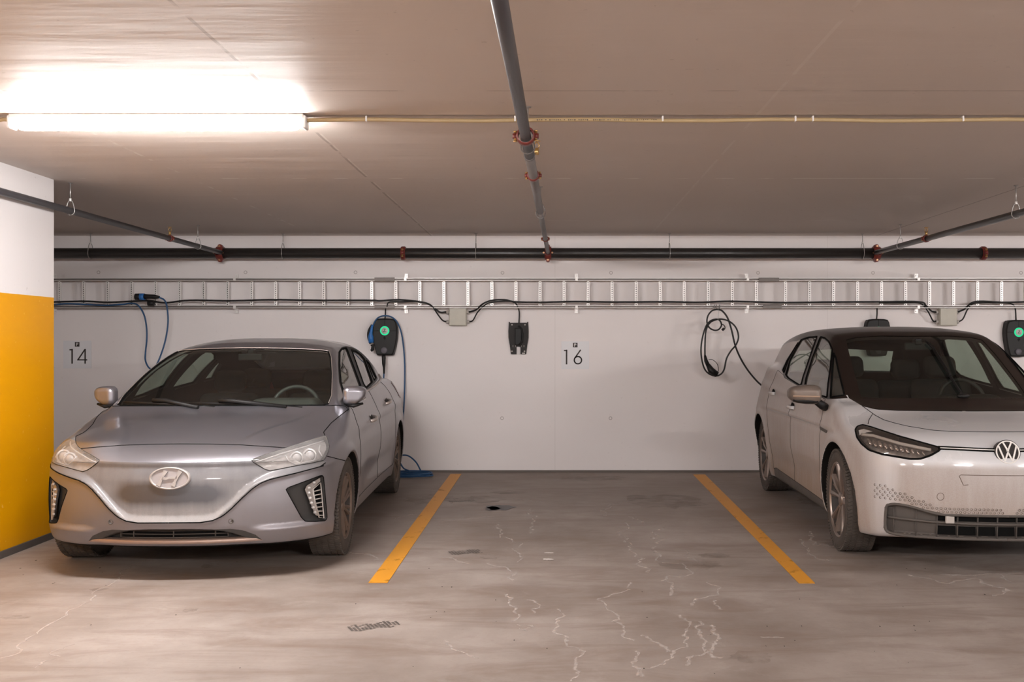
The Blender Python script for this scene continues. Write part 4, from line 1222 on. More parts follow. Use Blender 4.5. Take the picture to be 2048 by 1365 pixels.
def ceiling_material():
    m, nt, out = nmat('painted_concrete_ceiling')
    b = pb(nt, (.6, .55, .5), .58, spec=.35)
    tc = N(nt, 'ShaderNodeTexCoord'); ob = tc.outputs['Object']
    sp = N(nt, 'ShaderNodeSeparateXYZ'); L(nt, ob, sp.inputs[0])
    n1 = N(nt, 'ShaderNodeTexNoise', Scale=.9, Detail=5.0); L(nt, ob, n1.inputs['Vector'])
    mp = N(nt, 'ShaderNodeMapping'); mp.inputs['Scale'].default_value = (.45, 3.2, 1); L(nt, ob, mp.inputs['Vector'])
    n2 = N(nt, 'ShaderNodeTexNoise', Scale=1.5, Detail=5.0, Roughness=.5); L(nt, mp.outputs[0], n2.inputs['Vector'])
    n3 = N(nt, 'ShaderNodeTexNoise', Scale=28.0, Detail=2.0); L(nt, ob, n3.inputs['Vector'])
    n4 = N(nt, 'ShaderNodeTexNoise', Scale=5.0, Detail=4.0); L(nt, ob, n4.inputs['Vector'])
    col = mixc(nt, n1.outputs['Fac'], (.60, .52, .465), (.66, .585, .53))
    def seam(coord, pos, wd, c, f, thr=.45):
        nonlocal col
        w = math_(nt, 'ADD', coord, math_(nt, 'MULTIPLY', math_(nt, 'SUBTRACT', n4.outputs['Fac'], .5), .012))
        l_ = math_(nt, 'COMPARE', w, pos, wd)
        msk = ramp(nt, n4.outputs['Fac'], [(thr, 0.0), (thr + .08, 1.0)])
        col = mixc(nt, math_(nt, 'MULTIPLY', math_(nt, 'MULTIPLY', l_, msk), f), col, c)
    X, Y = sp.outputs['X'], sp.outputs['Y']
    light = (.80, .76, .70); dark = (.26, .20, .17)
    seam(Y, 6.95, .014, light, .75, .50); seam(Y, 9.30, .015, light, .35, .55); seam(Y, 4.55, .006, dark, .5, .46)
    seam(X, -2.56, .010, light, .6, .48); seam(X, -1.31, .008, dark, .5, .38); seam(X, -1.295, .006, light, .5, .45); seam(X, 1.05, .008, light, .25, .4); seam(X, 3.50, .007, dark, .7, .1)
    spk = ramp(nt, n3.outputs['Fac'], [(.735, 0.0), (.75, 1.0)]); col = mixc(nt, math_(nt, 'MULTIPLY', spk, .22), col, dark)
    L(nt, col, b.inputs['Base Color'])
    hh = math_(nt, 'ADD', math_(nt, 'MULTIPLY', n2.outputs['Fac'], 1.0), math_(nt, 'MULTIPLY', n4.outputs['Fac'], .12))
    bp = N(nt, 'ShaderNodeBump', Strength=.30, Distance=.02); L(nt, hh, bp.inputs['Height']); L(nt, bp.outputs[0], b.inputs['Normal'])
    L(nt, b.outputs[0], out.inputs['Surface']); return m
def floor_material():
    m, nt, out = nmat('concrete_floor')
    b = pb(nt, (.4, .35, .3), .48, spec=.4)
    tc = N(nt, 'ShaderNodeTexCoord'); ob = tc.outputs['Object']
    n1 = N(nt, 'ShaderNodeTexNoise', Scale=.8, Detail=8.0, Roughness=.62); L(nt, ob, n1.inputs['Vector'])
    n2 = N(nt, 'ShaderNodeTexNoise', Scale=3.4, Detail=9.0, Roughness=.68, Distortion=.6); L(nt, ob, n2.inputs['Vector'])
    n3 = N(nt, 'ShaderNodeTexNoise', Scale=45.0, Detail=3.0); L(nt, ob, n3.inputs['Vector'])
    mp = N(nt, 'ShaderNodeMapping'); mp.inputs['Scale'].default_value = (.7, 2.6, 1); L(nt, ob, mp.inputs['Vector'])
    n4 = N(nt, 'ShaderNodeTexNoise', Scale=1.6, Detail=8.0, Roughness=.65, Distortion=.8); L(nt, mp.outputs[0], n4.inputs['Vector'])
    col = mixc(nt, ramp(nt, n1.outputs['Fac'], [(.36, 0.0), (.64, 1.0)]), (.215, .172, .148), (.362, .312, .283))
    st = ramp(nt, n4.outputs['Fac'], [(.47, 0.0), (.66, 1.0)]); col = mixc(nt, math_(nt, 'MULTIPLY', st, .55), col, (.17, .115, .088))
    lt = ramp(nt, n2.outputs['Fac'], [(.56, 0.0), (.74, 1.0)]); col = mixc(nt, math_(nt, 'MULTIPLY', lt, .35), col, (.45, .40, .365))
    gr = ramp(nt, n3.outputs['Fac'], [(.30, 1.0), (.42, 0.0)]); col = mixc(nt, math_(nt, 'MULTIPLY', gr, .18), col, (.20, .15, .12))
    # browner, mostly darker tone deeper in the bays
    sp = N(nt, 'ShaderNodeSeparateXYZ'); L(nt, ob, sp.inputs[0])
    dp = N(nt, 'ShaderNodeMapRange'); dp.inputs['From Min'].default_value = 6.0; dp.inputs['From Max'].default_value = 9.3
    dd = math_(nt, 'ADD', sp.outputs['Y'], math_(nt, 'MULTIPLY', math_(nt, 'SUBTRACT', n2.outputs['Fac'], .5), 3.0)); L(nt, dd, dp.inputs['Value'])
    col = mixc(nt, math_(nt, 'MULTIPLY', dp.outputs[0], .50), col, (.225, .175, .145))
    L(nt, col, b.inputs['Base Color'])
    rr = math_(nt, 'ADD', math_(nt, 'MULTIPLY', n2.outputs['Fac'], .25), .42); L(nt, rr, b.inputs['Roughness'])
    bp = N(nt, 'ShaderNodeBump', Strength=.12, Distance=.004); L(nt, n3.outputs['Fac'], bp.inputs['Height']); L(nt, bp.outputs[0], b.inputs['Normal'])
    L(nt, b.outputs[0], out.inputs['Surface']); return m
def stain_material(name, col, thr0=.35, thr1=.6, rough=.6, scale=14.0, fmax=1.0):
    m, nt, out = nmat(name)
    b = pb(nt, col, rough); tr = N(nt, 'ShaderNodeBsdfTransparent')
    tc = N(nt, 'ShaderNodeTexCoord'); nz = N(nt, 'ShaderNodeTexNoise', Scale=scale, Detail=6.0, Roughness=.7); L(nt, tc.outputs['Object'], nz.inputs['Vector'])
    f = ramp(nt, nz.outputs['Fac'], [(thr0, 0.0), (thr1, fmax)])
    mx = N(nt, 'ShaderNodeMixShader'); L(nt, f, mx.inputs[0]); L(nt, tr.outputs[0], mx.inputs[1]); L(nt, b.outputs[0], mx.inputs[2])
    L(nt, mx.outputs[0], out.inputs['Surface']); return m
def pillar_material():
    m, nt, out = nmat('pillar_paint')
    b = pb(nt, (.7, .68, .66), .35, spec=.5)
    tc = N(nt, 'ShaderNodeTexCoord'); ob = tc.outputs['Object']
    sp = N(nt, 'ShaderNodeSeparateXYZ'); L(nt, ob, sp.inputs[0])
    n1 = N(nt, 'ShaderNodeTexNoise', Scale=24.0, Detail=3.0); L(nt, ob, n1.inputs['Vector'])
    spk = ramp(nt, n1.outputs['Fac'], [(.70, 0.0), (.74, 1.0)])
    up = mixc(nt, math_(nt, 'MULTIPLY', spk, .3), (.74, .70, .69), (.4, .35, .33))
    yl = mixc(nt, math_(nt, 'MULTIPLY', spk, .35), (.70, .31, .0), (.9, .6, .2))
    k = math_(nt, 'GREATER_THAN', sp.outputs['Z'], 1.715)
    L(nt, mixc(nt, k, yl, up), b.inputs['Base Color'])
    L(nt, b.outputs[0], out.inputs['Surface']); return m
wall_material(); ceiling_material(); floor_material(); pillar_material()
simple('grey_joint', (.14, .12, .105), .8)
simple('side_wall', (.72, .67, .64), .7)
stain_material('salt_line', (.70, .62, .57), .22, .66, .7, 14, .55)
stain_material('wet_patch', (.16, .115, .09), .40, .72, .45, 6, .40)
stain_material('line_paint', (.66, .285, .02), .22, .42, .5, 7)
stain_material('dark_patch', (.045, .04, .042), .2, .3, .4, 9)
simple('pale_patch', (.56, .51, .48), .5)
# ---------------------------------------------------------------- the room
P = MATS
X0, X1, YB = -14.0, 13.0, -7.0
def slab(name, lo, hi, mat, label=None):
    b = MB(); c = [(a + d) / 2 for a, d in zip(lo, hi)]; s = [d - a for a, d in zip(lo, hi)]
    b.box(c, s); o = obj(name, b, mat)
    tag(o, label, kind='structure'); return o
# floor with its salt lines, damp marks and patches
fb = MB(); fb.box(((X0 + X1) / 2, (YB + WALL_Y) / 2, -.1), (X1 - X0, WALL_Y - YB, .2), 0)
def fz(x, y): # point of the floor crop (880, 920 origin at 2.56x)
    return on_floor(880 + x / 2.56, 920 + y / 2.56, .0)
rnd = random.Random(3)
def ribbon(pts, w, mat, jit=.03, z=.0022, sub=4):
    P0 = [Vector((p.x, p.y, 0)) for p in pts]
    for _ in range(sub):
        Q = []
        for a, c in zip(P0, P0[1:]):
            d = c - a; nx = Vector((-d.y, d.x, 0)).normalized() if d.length > 1e-6 else Vector((1, 0, 0))
            Q += [a, (a + c) / 2 + nx * rnd.gauss(0, .13) * min(d.length, jit * 6)]
        P0 = Q + [P0[-1]]
    vs = []
    for i, p in enumerate(P0):
        d = P0[min(i + 1, len(P0) - 1)] - P0[max(i - 1, 0)]; nx = Vector((-d.y, d.x, 0)).normalized()
        ww = w * .62 * rnd.uniform(.3, 1.9)
        vs += [(p.x + nx.x * ww, p.y + nx.y * ww, z), (p.x - nx.x * ww, p.y - nx.y * ww, z)]
    fb.add(vs, [(2 * i, 2 * i + 1, 2 * i + 3, 2 * i + 2) for i in range(len(P0) - 1)], mat)
LN = [([(950, 320), (965, 340), (915, 370), (950, 400), (975, 460), (1040, 510), (1020, 545), (1065, 580)], .010),
      ([(975, 630), (970, 670), (810, 715), (860, 770), (930, 850), (1000, 930)], .008),
      ([(1150, 350), (1080, 375), (1110, 430), (1105, 470), (1145, 530), (1220, 535)], .010),
      ([(1075, 400), (1180, 405)], .008), ([(1255, 460), (1290, 510), (1350, 530)], .009),
      ([(1240, 535), (1285, 575), (1250, 600), (1130, 620), (1200, 640), (1180, 700)], .010),
      ([(1370, 630), (1425, 665), (1310, 715), (1290, 750)], .010), ([(1400, 720), (1440, 770)], .008),
      ([(1230, 800), (1280, 850), (1250, 940), (1190, 1020), (1030, 1075), (1010, 1110)], .008),
      ([(1390, 850), (1430, 920), (1370, 990), (1440, 1020)], .012), ([(1330, 830), (1330, 900), (1350, 950), (1270, 1020), (1260, 1060)], .011),
      ([(615, 765), (605, 850), (650, 960), (690, 1020), (690, 1075), (720, 1085), (670, 1139)], .009),
      ([(335, 690), (355, 740), (365, 830)], .009), ([(305, 330), (320, 380), (305, 400), (420, 430), (385, 470), (400, 530)], .009),
      ([(245, 530), (340, 550), (370, 620)], .010), ([(850, 290), (860, 250), (960, 215), (1040, 200), (1290, 210)], .011),
      ([(960, 290), (1050, 330)], .010), ([(0, 315), (120, 310), (290, 290)], .010), ([(50, 225), (140, 210)], .011), ([(370, 200), (530, 222)], .011),
      ([(0, 500), (180, 535)], .009), ([(400, 850), (480, 855), (440, 880), (400, 865)], .010), ([(30, 930), (120, 990), (200, 1020)], .006),
      ([(1000, 985), (985, 1060), (1040, 1115)], .011), ([(470, 250), (485, 320), (470, 380)], .011), ([(1900, 370), (1915, 440), (2040, 455)], .014),
      ([(1560, 330), (1640, 360)], .0), ([(440, 720), (510, 745), (480, 790)], .007), ([(1640, 910), (1760, 915)], .009), ([(1030, 900), (1110, 940), (1160, 990)], .010)]
for pts, w in LN:
    if w: ribbon([fz(*p) for p in pts], w, 1)
for pts, w in [([(1820, 1150), (1900, 1170), (1960, 1160), (2010, 1178), (1990, 1195)], .012), ([(700, 1105), (740, 1110), (750, 1122)], .012), ([(790, 1040), (830, 1028)], .010), ([(640, 1115), (690, 1112)], .008), ([(0, 1318), (110, 1245), (240, 1160), (330, 1105)], .006), ([(150, 1290), (60, 1340)], .004), ([(1600, 1080), (1620, 1110), (1660, 1125)], .012), ([(1880, 1150), (2000, 1150), (2020, 1165)], .010)]:
    ribbon([on_floor(*p) for p in pts], w, 1)
def blot(px, py, rx, ry, mat, z=.0016, n=26, rough_=.35):
    c = on_floor(px, py); k = F_PX / c.y; vs = [(c.x, c.y, z)]
    ax = rx / k; ay = ry / (F_PX * H / c.y ** 2)
    for i in range(n):
        t = 2 * math.pi * i / n; r = 1 + rnd.uniform(-rough_, rough_) * .6
        vs.append((c.x + math.cos(t) * ax * r, c.y + math.sin(t) * ay * r, z))
    fb.add(vs, [(0, i + 1, (i + 1) % n + 1) for i in range(n)], mat)
for a in [(1000, 1016, 30, 5, 3), (985, 1018, 14, 4, 3)]: blot(*a, z=.0026)
for a in [(1330, 1003, 80, 14, 2), (1430, 1112, 32, 5, 2), (980, 1115, 18, 5, 2), (1180, 957, 70, 5, 2), (960, 1000, 50, 7, 2), (1380, 1130, 60, 12, 2), (1660, 1005, 60, 12, 2), (1700, 1090, 50, 16, 2), (860, 1000, 50, 10, 2), (1020, 985, 40, 4, 2), (420, 1133, 18, 5, 2), (197, 1180, 18, 3, 2), (380, 1222, 16, 4, 2), (30, 1236, 30, 4, 2), (1500, 1315, 40, 12, 2), (1850, 1000, 60, 12, 2)]: blot(*a)
blot(1096, 1120, 11, 2, 4, z=.0026); blot(1098, 1107, 10, 1.2, 4, z=.0026)
for i in range(46):   # grit and small chips
    px = rnd.uniform(20, 2030); py = rnd.uniform(1120, 1350)
    blot(px, py, rnd.uniform(.7, 1.7), rnd.uniform(.5, 1.0), 5, z=.003, n=6)
def shoe_print(px, py, L_, W_, ang, gap=.018):
    c = on_floor(px, py); ca, sa = math.cos(ang), math.sin(ang)
    for i in range(int(L_ / gap)):
        for j in range(int(W_ / gap)):
            a = -L_ / 2 + i * gap; w = -W_ / 2 + (j + (i % 2) * .5) * gap
            wid = W_ / 2 * (1 - .35 * math.exp(-((a - .0) / .05) ** 2)) * math.sqrt(max(0, 1 - (a / (L_ / 2)) ** 4))
            if abs(w) > wid or rnd.random() < .15: continue
            x = c.x + ca * a - sa * w; y = c.y + sa * a + ca * w; h = gap * .36
            fb.add([(x - h, y - h, .002), (x + h, y - h * .6, .002), (x + h, y + h, .002), (x - h, y + h * .6, .002)], [(0, 1, 2, 3)], 6)
shoe_print(748, 1253, .27, .13, .45); shoe_print(931, 1105, .24, .15, .35); shoe_print(925, 1003, .26, .10, .3)
flo = obj('floor', fb, [P['concrete_floor'], P['salt_line'], P['wet_patch'], P['dark_patch'], P['pale_patch'], P['gap_black'], P['sill_grey']], normals=False)
tag(flo, 'stained concrete garage floor', kind='structure')
slab('wall_back', (X0, WALL_Y, 0), (X1, WALL_Y + .25, 2.8), P['painted_concrete_wall'], 'painted concrete wall behind the parking bays')
slab('ceiling', (X0, YB, CEIL_Z), (X1, WALL_Y + .25, CEIL_Z + .25), P['painted_concrete_ceiling'], 'painted concrete ceiling')
slab('baseboard_back', (X0, WALL_Y - .022, 0), (X1, WALL_Y, .022), P['grey_joint'], 'dark joint along the foot of the back wall')
slab('wall_left', (-6.2, 2.0, 0), (-3.56, 7.0, CEIL_Z), P['pillar_paint'], 'thick wall end painted white above and yellow below')
slab('baseboard_left', (-3.56, 2.0, 0), (-3.545, 7.0, .045), P['plastic_grey'], 'bare grey strip at the foot of the yellow wall')
slab('wall_right', (X1, YB, 0), (X1 + .2, WALL_Y, 2.8), P['side_wall'])
slab('wall_far_left', (X0 - .2, YB, 0), (X0, WALL_Y, 2.8), P['side_wall'])
slab('wall_rear', (X0, YB - .2, 0), (X1, YB, 2.8), P['side_wall'])
# parking lines
def stripe(p, label):
    b = MB(); q = [on_floor(x, y, 0) for x, y in p]; lo = [(v.x, v.y, .0008) for v in q]; hi = [(v.x, v.y, .0032) for v in q]
    b.add(lo + hi, [(0, 1, 2, 3), (4, 5, 6, 7), (0, 1, 5, 4), (1, 2, 6, 5), (2, 3, 7, 6), (3, 0, 4, 7)])
    o = obj('parking_line', b, P['line_paint']); rebase(o, ((q[0].x + q[2].x) / 2, (q[0].y + q[2].y) / 2, 0))
    tag(o, label, 'floor marking')
stripe([(901, 949), (923, 949), (775, 1167), (737, 1167)], 'worn yellow parking line painted on the floor beside the grey car')
stripe([(1386, 950), (1410, 950), (1630, 1168), (1598, 1168)], 'yellow parking line painted on the floor beside the white car')

# ---------------------------------------------------------------- cable ladder
LY = 10.49; kx = LY / F_PX
def lp(x, y, Y=LY): return at(x, y, Y)
lad = empty('cable_ladder', lp(1075, 588))
tag(lad, 'long galvanised cable ladder fixed along the back wall', 'cable ladder')
lo_ = lad.location
xa, xb = -5.9, 5.6
for ztop, nm in ((H - (559.5 - VY) * kx, 'side_rail'), (H - (614 - VY) * kx, 'side_rail')):
    b = MB(); up = ztop > 1.9
    b.box(((xa + xb) / 2, LY, ztop), (xb - xa, .012, .026)); b.box(((xa + xb) / 2, LY - .012, ztop + .012), (xb - xa, .028, .004), 1); b.box(((xa + xb) / 2, LY - .012, ztop - .012), (xb - xa, .028, .004), 1)  # dark web colour paints in the shadow line between the bright flanges
    o = obj(nm, b, [P['galvanised_dark'], P['galvanised']]); rebase(o, lo_); o.location = (0, 0, 0); o.parent = lad
zt, zb = H - (564 - VY) * kx, H - (611.5 - VY) * kx
rb = MB(); hgt = zt - zb; w = .029; n = 11; ph = hgt / n
# a perforated strut: two edge strips joined by bridges, so the slots are open
for sx in (-1, 1): rb.box((sx * (w / 2 - .005), 0, 0), (.010, .004, hgt)); rb.box((sx * w / 2, .010, 0), (.002, .020, hgt))
for i in range(n + 1):
    rb.box((0, 0, -hgt / 2 + i * ph), (w - .018, .004, ph * .56 if 0 < i < n else ph * .5))
rb.box((0, .021, 0), (w, .002, hgt), 1)  # dark back plate stands in for the shade inside the channel
xs = [119 + 48.05 * i for i in range(30)] + [1571 + 48 * i for i in range(12)]
r0 = None
for i, x in enumerate(xs):
    if r0 is None: r0 = o = obj('rung', rb, [P['galvanised'], P['bracket_dark']])
    else: o = r0.copy(); C.objects.link(o)
    o.parent = lad; o.location = Vector((XatY(x, LY), LY - .004, (zt + zb) / 2)) - lo_
    o.rotation_euler = (0, 0, rnd.uniform(-.05, .05))
bk = MB()
bk.box((0, .05, .0), (.036, .004, .05)); bk.box((0, .02, -.022), (.036, .06, .004)); bk.cyl((0, .048, .004), (0, .038, .004), .008, 10); bk.box((0, -.016, -.040), (.026, .012, .030))
b0 = None
for x in (105, 470, 811, 1153, 1495, 1836):
    for y, fl in ((552, 1), (622, -1)):
        if b0 is None: b0 = o = obj('wall_bracket', bk, P['galvanised'])
        else: o = b0.copy(); C.objects.link(o)
        o.parent = lad; o.location = lp(x, y) - lo_ ; o.scale = (1, 1, fl)
for x0, x1, y in ((750, 790, 559.5), (750, 790, 614), (1517, 1557, 560), (1525, 1562, 614)):
    b = MB(); b.box((0, -.030, 0), ((x1 - x0) * kx, .004, .036)); b.box((0, -.02, .018), ((x1 - x0) * kx, .024, .003))
    o = obj('joint_plate', b, P['galvanised_dark']); o.parent = lad; o.location = lp((x0 + x1) / 2, y) - lo_

# ---------------------------------------------------------------- pipes
PY = 10.40; PZ = H - (507 - VY) * PY / F_PX
def coupling(parent, c, ax, r, wd=.05, bolts=((0, 1), (0, -1)), mat='clamp_red', bm_='brass'):
    """grooved clamp round a pipe with bolt pads; bolts: directions in the plane across the pipe"""
    ax = Vector(ax).normalized(); c = Vector(c); b = MB()
    b.lathe([(-wd / 2, r * 1.02), (-wd / 2, r * 1.20), (-wd * .3, r * 1.30), (wd * .3, r * 1.30), (wd / 2, r * 1.20), (wd / 2, r * 1.02)], c, ax, 28)
    sdv = ax.cross(Vector((0, 0, 1))).normalized() if abs(ax.z) < .9 else Vector((1, 0, 0)); upv = sdv.cross(ax).normalized()
    bt = MB()
    for a, d in bolts:
        e = (sdv * a + upv * d).normalized(); g = e.cross(ax)
        p = c + e * r * 1.42
        q = [(p - g * r * .35), (p + g * r * .35)]
        b.tube([q[0], q[1]], min(.020, r * .42), 10)
        b.tube([c + e * r * 1.15 - g * r * .2, c + e * r * 1.45], r * .28, 8)
        bt.tube([p - g * r * .72, p + g * r * .72], min(.009, r * .20), 8)
        bt.tube([p - g * r * .80, p - g * r * .62], min(.013, r * .3), 6); bt.tube([p + g * r * .55, p + g * r * .72], min(.013, r * .3), 6)
    o = obj('coupling', b, P[mat]); o.parent = parent
    for t in objs('bolt', bt, P[bm_]): t.parent = o
    return o
def pipe(name, segs, label, mat):
    root = empty(name, (0, 0, 0)); tag(root, label, 'pipe'); return root
mp_ = empty('sprinkler_main', (0, PY, PZ)); tag(mp_, 'thick black horizontal pipe under the ceiling along the back wall', 'pipe')
b = MB(); b.tube([(-5.9, 0, 0), (5.7, 0, 0)], .057, 32); obj('pipe', b, P['pipe_black'], mp_)
for x in (807, 1966): coupling(mp_, (XatY(x, PY), 0, 0), (1, 0, 0), .057, .05, ((1, .0), (-1, 0)))
tees = []
for x in (441, 1096, 1752):
    X = XatY(x, PY); b = MB()
    for sx in (-.0,):
        b.lathe([(-.035, .058), (-.035, .072), (.035, .072), (.035, .058)], (X, 0, 0), (1, 0, 0), 28)
    b.lathe([(.04, .036), (.10, .036), (.10, .028)], (X, 0, 0), (0, -1, 0), 20)
    for zz in (1, -1): b.tube([(X, -.03, zz * .073), (X, .03, zz * .073)], .022, 10)
    o = obj('branch_tee', b, P['clamp_red'], mp_)
    b = MB()
    for zz in (1, -1): b.tube([(X, -.045, zz * .073), (X, .045, zz * .073)], .010, 8)
    b.tube([(X + .045, -.085, 0), (X + .045, -.055, 0)], .010, 8); b.tube([(X - .045, -.085, 0), (X - .045, -.055, 0)], .010, 8)
    objs('bolt', b, P['copper_bolt'], o)
def sprinkler(parent, c, up=1):
    b = MB(); b.tube([(c[0], c[1], c[2] + .02 * up), (c[0], c[1], c[2] + .055 * up)], .012, 8)
    for sx in (-1, 1): b.tube([(c[0] + sx * .010, c[1], c[2] + .055 * up), (c[0] + sx * .014, c[1], c[2] + .07 * up), (c[0], c[1], c[2] + .09 * up)], .003, 6)
    b.lathe([(0, .001), (0, .020), (.003, .021), (.003, .001)], (c[0], c[1], c[2] + .09 * up), (0, 0, up), 12)
    obj('sprinkler_head', b, P['brass'], parent)
def branch(label, A, B, r, mat, extra=()):
    """A at the main pipe, B the near end"""
    A = Vector(A); B = Vector(B); root = empty('branch_pipe', A); tag(root, label, 'pipe'); d = B - A; ax = d.normalized()
    if not extra:
        b = MB(); b.tube([(0, 0, 0), d], r, 24); obj('pipe', b, P[mat], root)
    return root, (lambda Y: d * ((Y - A.y) / d.y)), ax
A = Vector((XatY(441, 10.30), 10.30, PZ)); B = Vector((XatY(0, 6.22) + .0, 6.22, H - (383 - VY) * 6.22 / F_PX))
B = A + (B - A) * 2.3
rl, fl, axl = branch('dark grey pipe running under the ceiling past the yellow wall to the black main pipe', A, B, .024, 'pipe_grey')
coupling(rl, fl(8.95), axl, .024, .045, ((1, 0), (-1, 0)), bm_='copper_bolt'); p = fl(8.95); sprinkler(rl, (p.x, p.y, p.z + .01))
hang_pts = [(rl, A, fl, Y, .026) for Y in (7.12, 9.65)]
A = Vector((XatY(1752, 10.30), 10.30, PZ)); B = Vector((XatY(2048, 7.13), 7.13, H - (424 - VY) * 7.13 / F_PX)); B = A + (B - A) * 2.3
rr_, fr_, axr = branch('dark pipe running under the ceiling above the white car to the black main pipe', A, B, .026, 'pipe_black')
coupling(rr_, fr_(8.95), axr, .026, .045, ((1, 0), (-1, 0)), bm_='copper_bolt'); p = fr_(8.95); sprinkler(rr_, (p.x, p.y, p.z + .01))
hang_pts += [(rr_, A, fr_, Y, .028) for Y in (7.25, 9.60)]
A = Vector((XatY(1096, 10.30), 10.30, PZ)); B = Vector((XatY(999, 2.79), 2.79, H + 690 * 2.79 / F_PX)); B = A + (B - A) * 1.25
rm, fm, axm = branch('long grey pipe under the ceiling in the middle of the photo with red clamps', A, B, .026, 'pipe_light', (1,))
for y0, y1, r in ((10.30, 7.15, .021), (7.15, 5.05, .0265), (5.05, 1.0, .0255)):
    b = MB(); b.tube([fm(y0), fm(y1)], r, 24); b.lathe([(0, r * 1.0), (0, r * 1.10), (.03, r * 1.10), (.03, r)], fm(y1), -axm, 24)
    obj('pipe', b, P['pipe_grey' if y1 < 4 else 'pipe_light'], rm)
for Y, bl, s_ in ((4.60, ((1, 0), (-1, 0)), 1.25), (5.66, ((1, 0), (-1, 0)), 1.0), (9.0, ((1, 0), (-1, 0)), 1)):
    coupling(rm, fm(Y), axm, .027 * (s_ if Y < 5 else (1 if Y < 6 else .82)), .055, bl)
sprinkler(rm, fm(5.15) + Vector((.035, 0, .0)), 1)
hang_pts += [(rm, A, fm, Y, .029) for Y in (4.85, 7.3)]
def hanger(c, r, label, ax, group, mat='rod_steel'):
    """threaded rod from the ceiling with a pear-shaped loop round the pipe; c on the pipe axis"""
    root = empty('pipe_hanger', (c[0], c[1], CEIL_Z)); d = c[2] - CEIL_Z
    tag(root, label, 'pipe hanger', group)
    ax = Vector(ax); sdv = ax.cross(Vector((0, 0, 1))).normalized()
    top = min(-.02, d + r + .055)
    b = MB(); b.cyl((0, 0, 0), (0, 0, top - .005), .004, 8); b.lathe([(-.004, .001), (-.004, .016), (0, .018)], (0, 0, -.002), (0, 0, 1), 12); obj('threaded_rod', b, P['rod_steel'], root)
    b = MB(); pts = []
    rr = r + .005
    for i in range(25):
        t = math.pi * 2 * i / 24; 
        x = math.sin(t); z = -math.cos(t)
        if z > .35: k = (z - .35) / .65; x_ = x * rr; z_ = rr * .35 + k * (top - d - rr * .35)
        else: x_ = x * rr; z_ = z * rr
        pts.append(sdv * x_ + Vector((0, 0, d + z_)))
    b.tube(pts, .0036, 6); obj('clevis_loop', b, P[mat], root)
    b = MB(); b.cyl((0, 0, top - .012), (0, 0, top + .010), .009, 6); obj('nut', b, P['galvanised'], root)
    return root
nm = {0: 'nearer hanger on the left branch pipe beside the yellow wall', 1: 'farther hanger on the left branch pipe near the back wall', 2: 'nearer hanger on the right branch pipe at the frame edge', 3: 'farther hanger on the right branch pipe near the back wall', 4: 'nearer steel rod hanger on the middle branch pipe', 5: 'farther steel rod hanger on the middle branch pipe'}
for i, (root, A_, f_, Y, r) in enumerate(hang_pts):
    q = A_ + f_(Y); dirx = (f_(1) - f_(2)).normalized()
    if i >= 4: q = q + Vector((.0, 0, 0))
    hanger(q, r, nm[i], dirx, 'pipe hangers under the ceiling', 'rod_steel' if i < 4 else 'pipe_light')
for x, where in ((181, 'leftmost steel hanger on the black main pipe near the yellow wall'), (566, 'steel hanger on the main pipe between left tee and first coupling'), (952, 'steel hanger on the main pipe above the left junction box'), (1339, 'steel hanger on the main pipe above the empty bay, right of sign 16'), (1725, 'rightmost steel hanger on the main pipe beside the right tee')):
    hanger((XatY(x, PY), PY, PZ), .057, where, (1, 0, 0), 'pipe hangers under the ceiling')

# ---------------------------------------------------------------- light fittings
def tube_fixture(xc, y, label, L_=1.50, mat='tube_light'):
    root = empty('tube_light', (xc, y, CEIL_Z)); tag(root, label, 'ceiling light', 'white tube lights on the ceiling')
    b = MB(); b.box((0, 0, -.012), (L_, .085, .024), bev=.006); obj('fixture_body', b, P['fixture_white'], root)
    b = MB(); n = 14; hl = L_ / 2 - .02; vs = []
    secs = [(-hl, .2), (-hl + .006, .7), (-hl + .02, .93), (-hl + .045, 1.0), (hl - .045, 1.0), (hl - .02, .93), (hl - .006, .7), (hl, .2)]
    for x, k in secs:
        for j in range(n + 1):
            t = math.pi * j / n; vs.append((x, math.cos(t) * .040 * (.6 + .4 * k), -.022 - math.sin(t) * .058 * k))
    m1 = n + 1; b.add(vs, [(i * m1 + j, i * m1 + j + 1, (i + 1) * m1 + j + 1, (i + 1) * m1 + j) for i in range(len(secs) - 1) for j in range(n)], 0, True)
    obj('diffuser', b, P[mat], root)
    b = MB()
    for s_ in (-1, 1): b.box((s_ * (L_ / 2 + .002), 0, -.040), (.020, .075, .066), bev=.008)
    objs('end_cap', b, P['fixture_white'], root)
    return root
LX, LYY = -2.02, 5.03
tube_fixture(LX, LYY, 'long lit white tube light on the ceiling above the grey car')
tube_fixture(6.9, 5.03, 'lit white tube light on the ceiling right of the white car')
tube_fixture(-10.9, 5.03, 'lit white tube light on the ceiling beyond the yellow wall')
for x, w_ in ((-6.0, 'far left'), (-1.7, 'left'), (2.6, 'middle'), (6.9, 'right'), (11.2, 'far right')):  # lane row out of view; lamps added and strengthened to even the wall light
    tube_fixture(x, -.9, 'lit white tube light added out of view over the driving lane, ' + w_, mat='lane_fill_tube')
def conduit(x0, x1, label, clips, text=True):
    Y = LYY; z = CEIL_Z - .026
    root = empty('ceiling_conduit', ((x0 + x1) / 2, Y, z)); tag(root, label, 'conduit'); cx = (x0 + x1) / 2
    b = MB(); n = 24; pts = [(x0 - cx + (x1 - x0) * i / n, 0, .004 * math.sin(i * 1.7)) for i in range(n + 1)]
    b.tube(pts, .0105, 10); b.tube([(p[0], .017, p[2] + .006) for p in pts], .006, 8)
    obj('conduit', b, P['conduit'], root)
    b = MB()
    for c in clips: b.box((XatY(c, Y) - cx, 0, .006), (.009, .028, .028), bev=.003)
    if clips: objs('clip', b, P['zip_white'], root)
    return root, cx
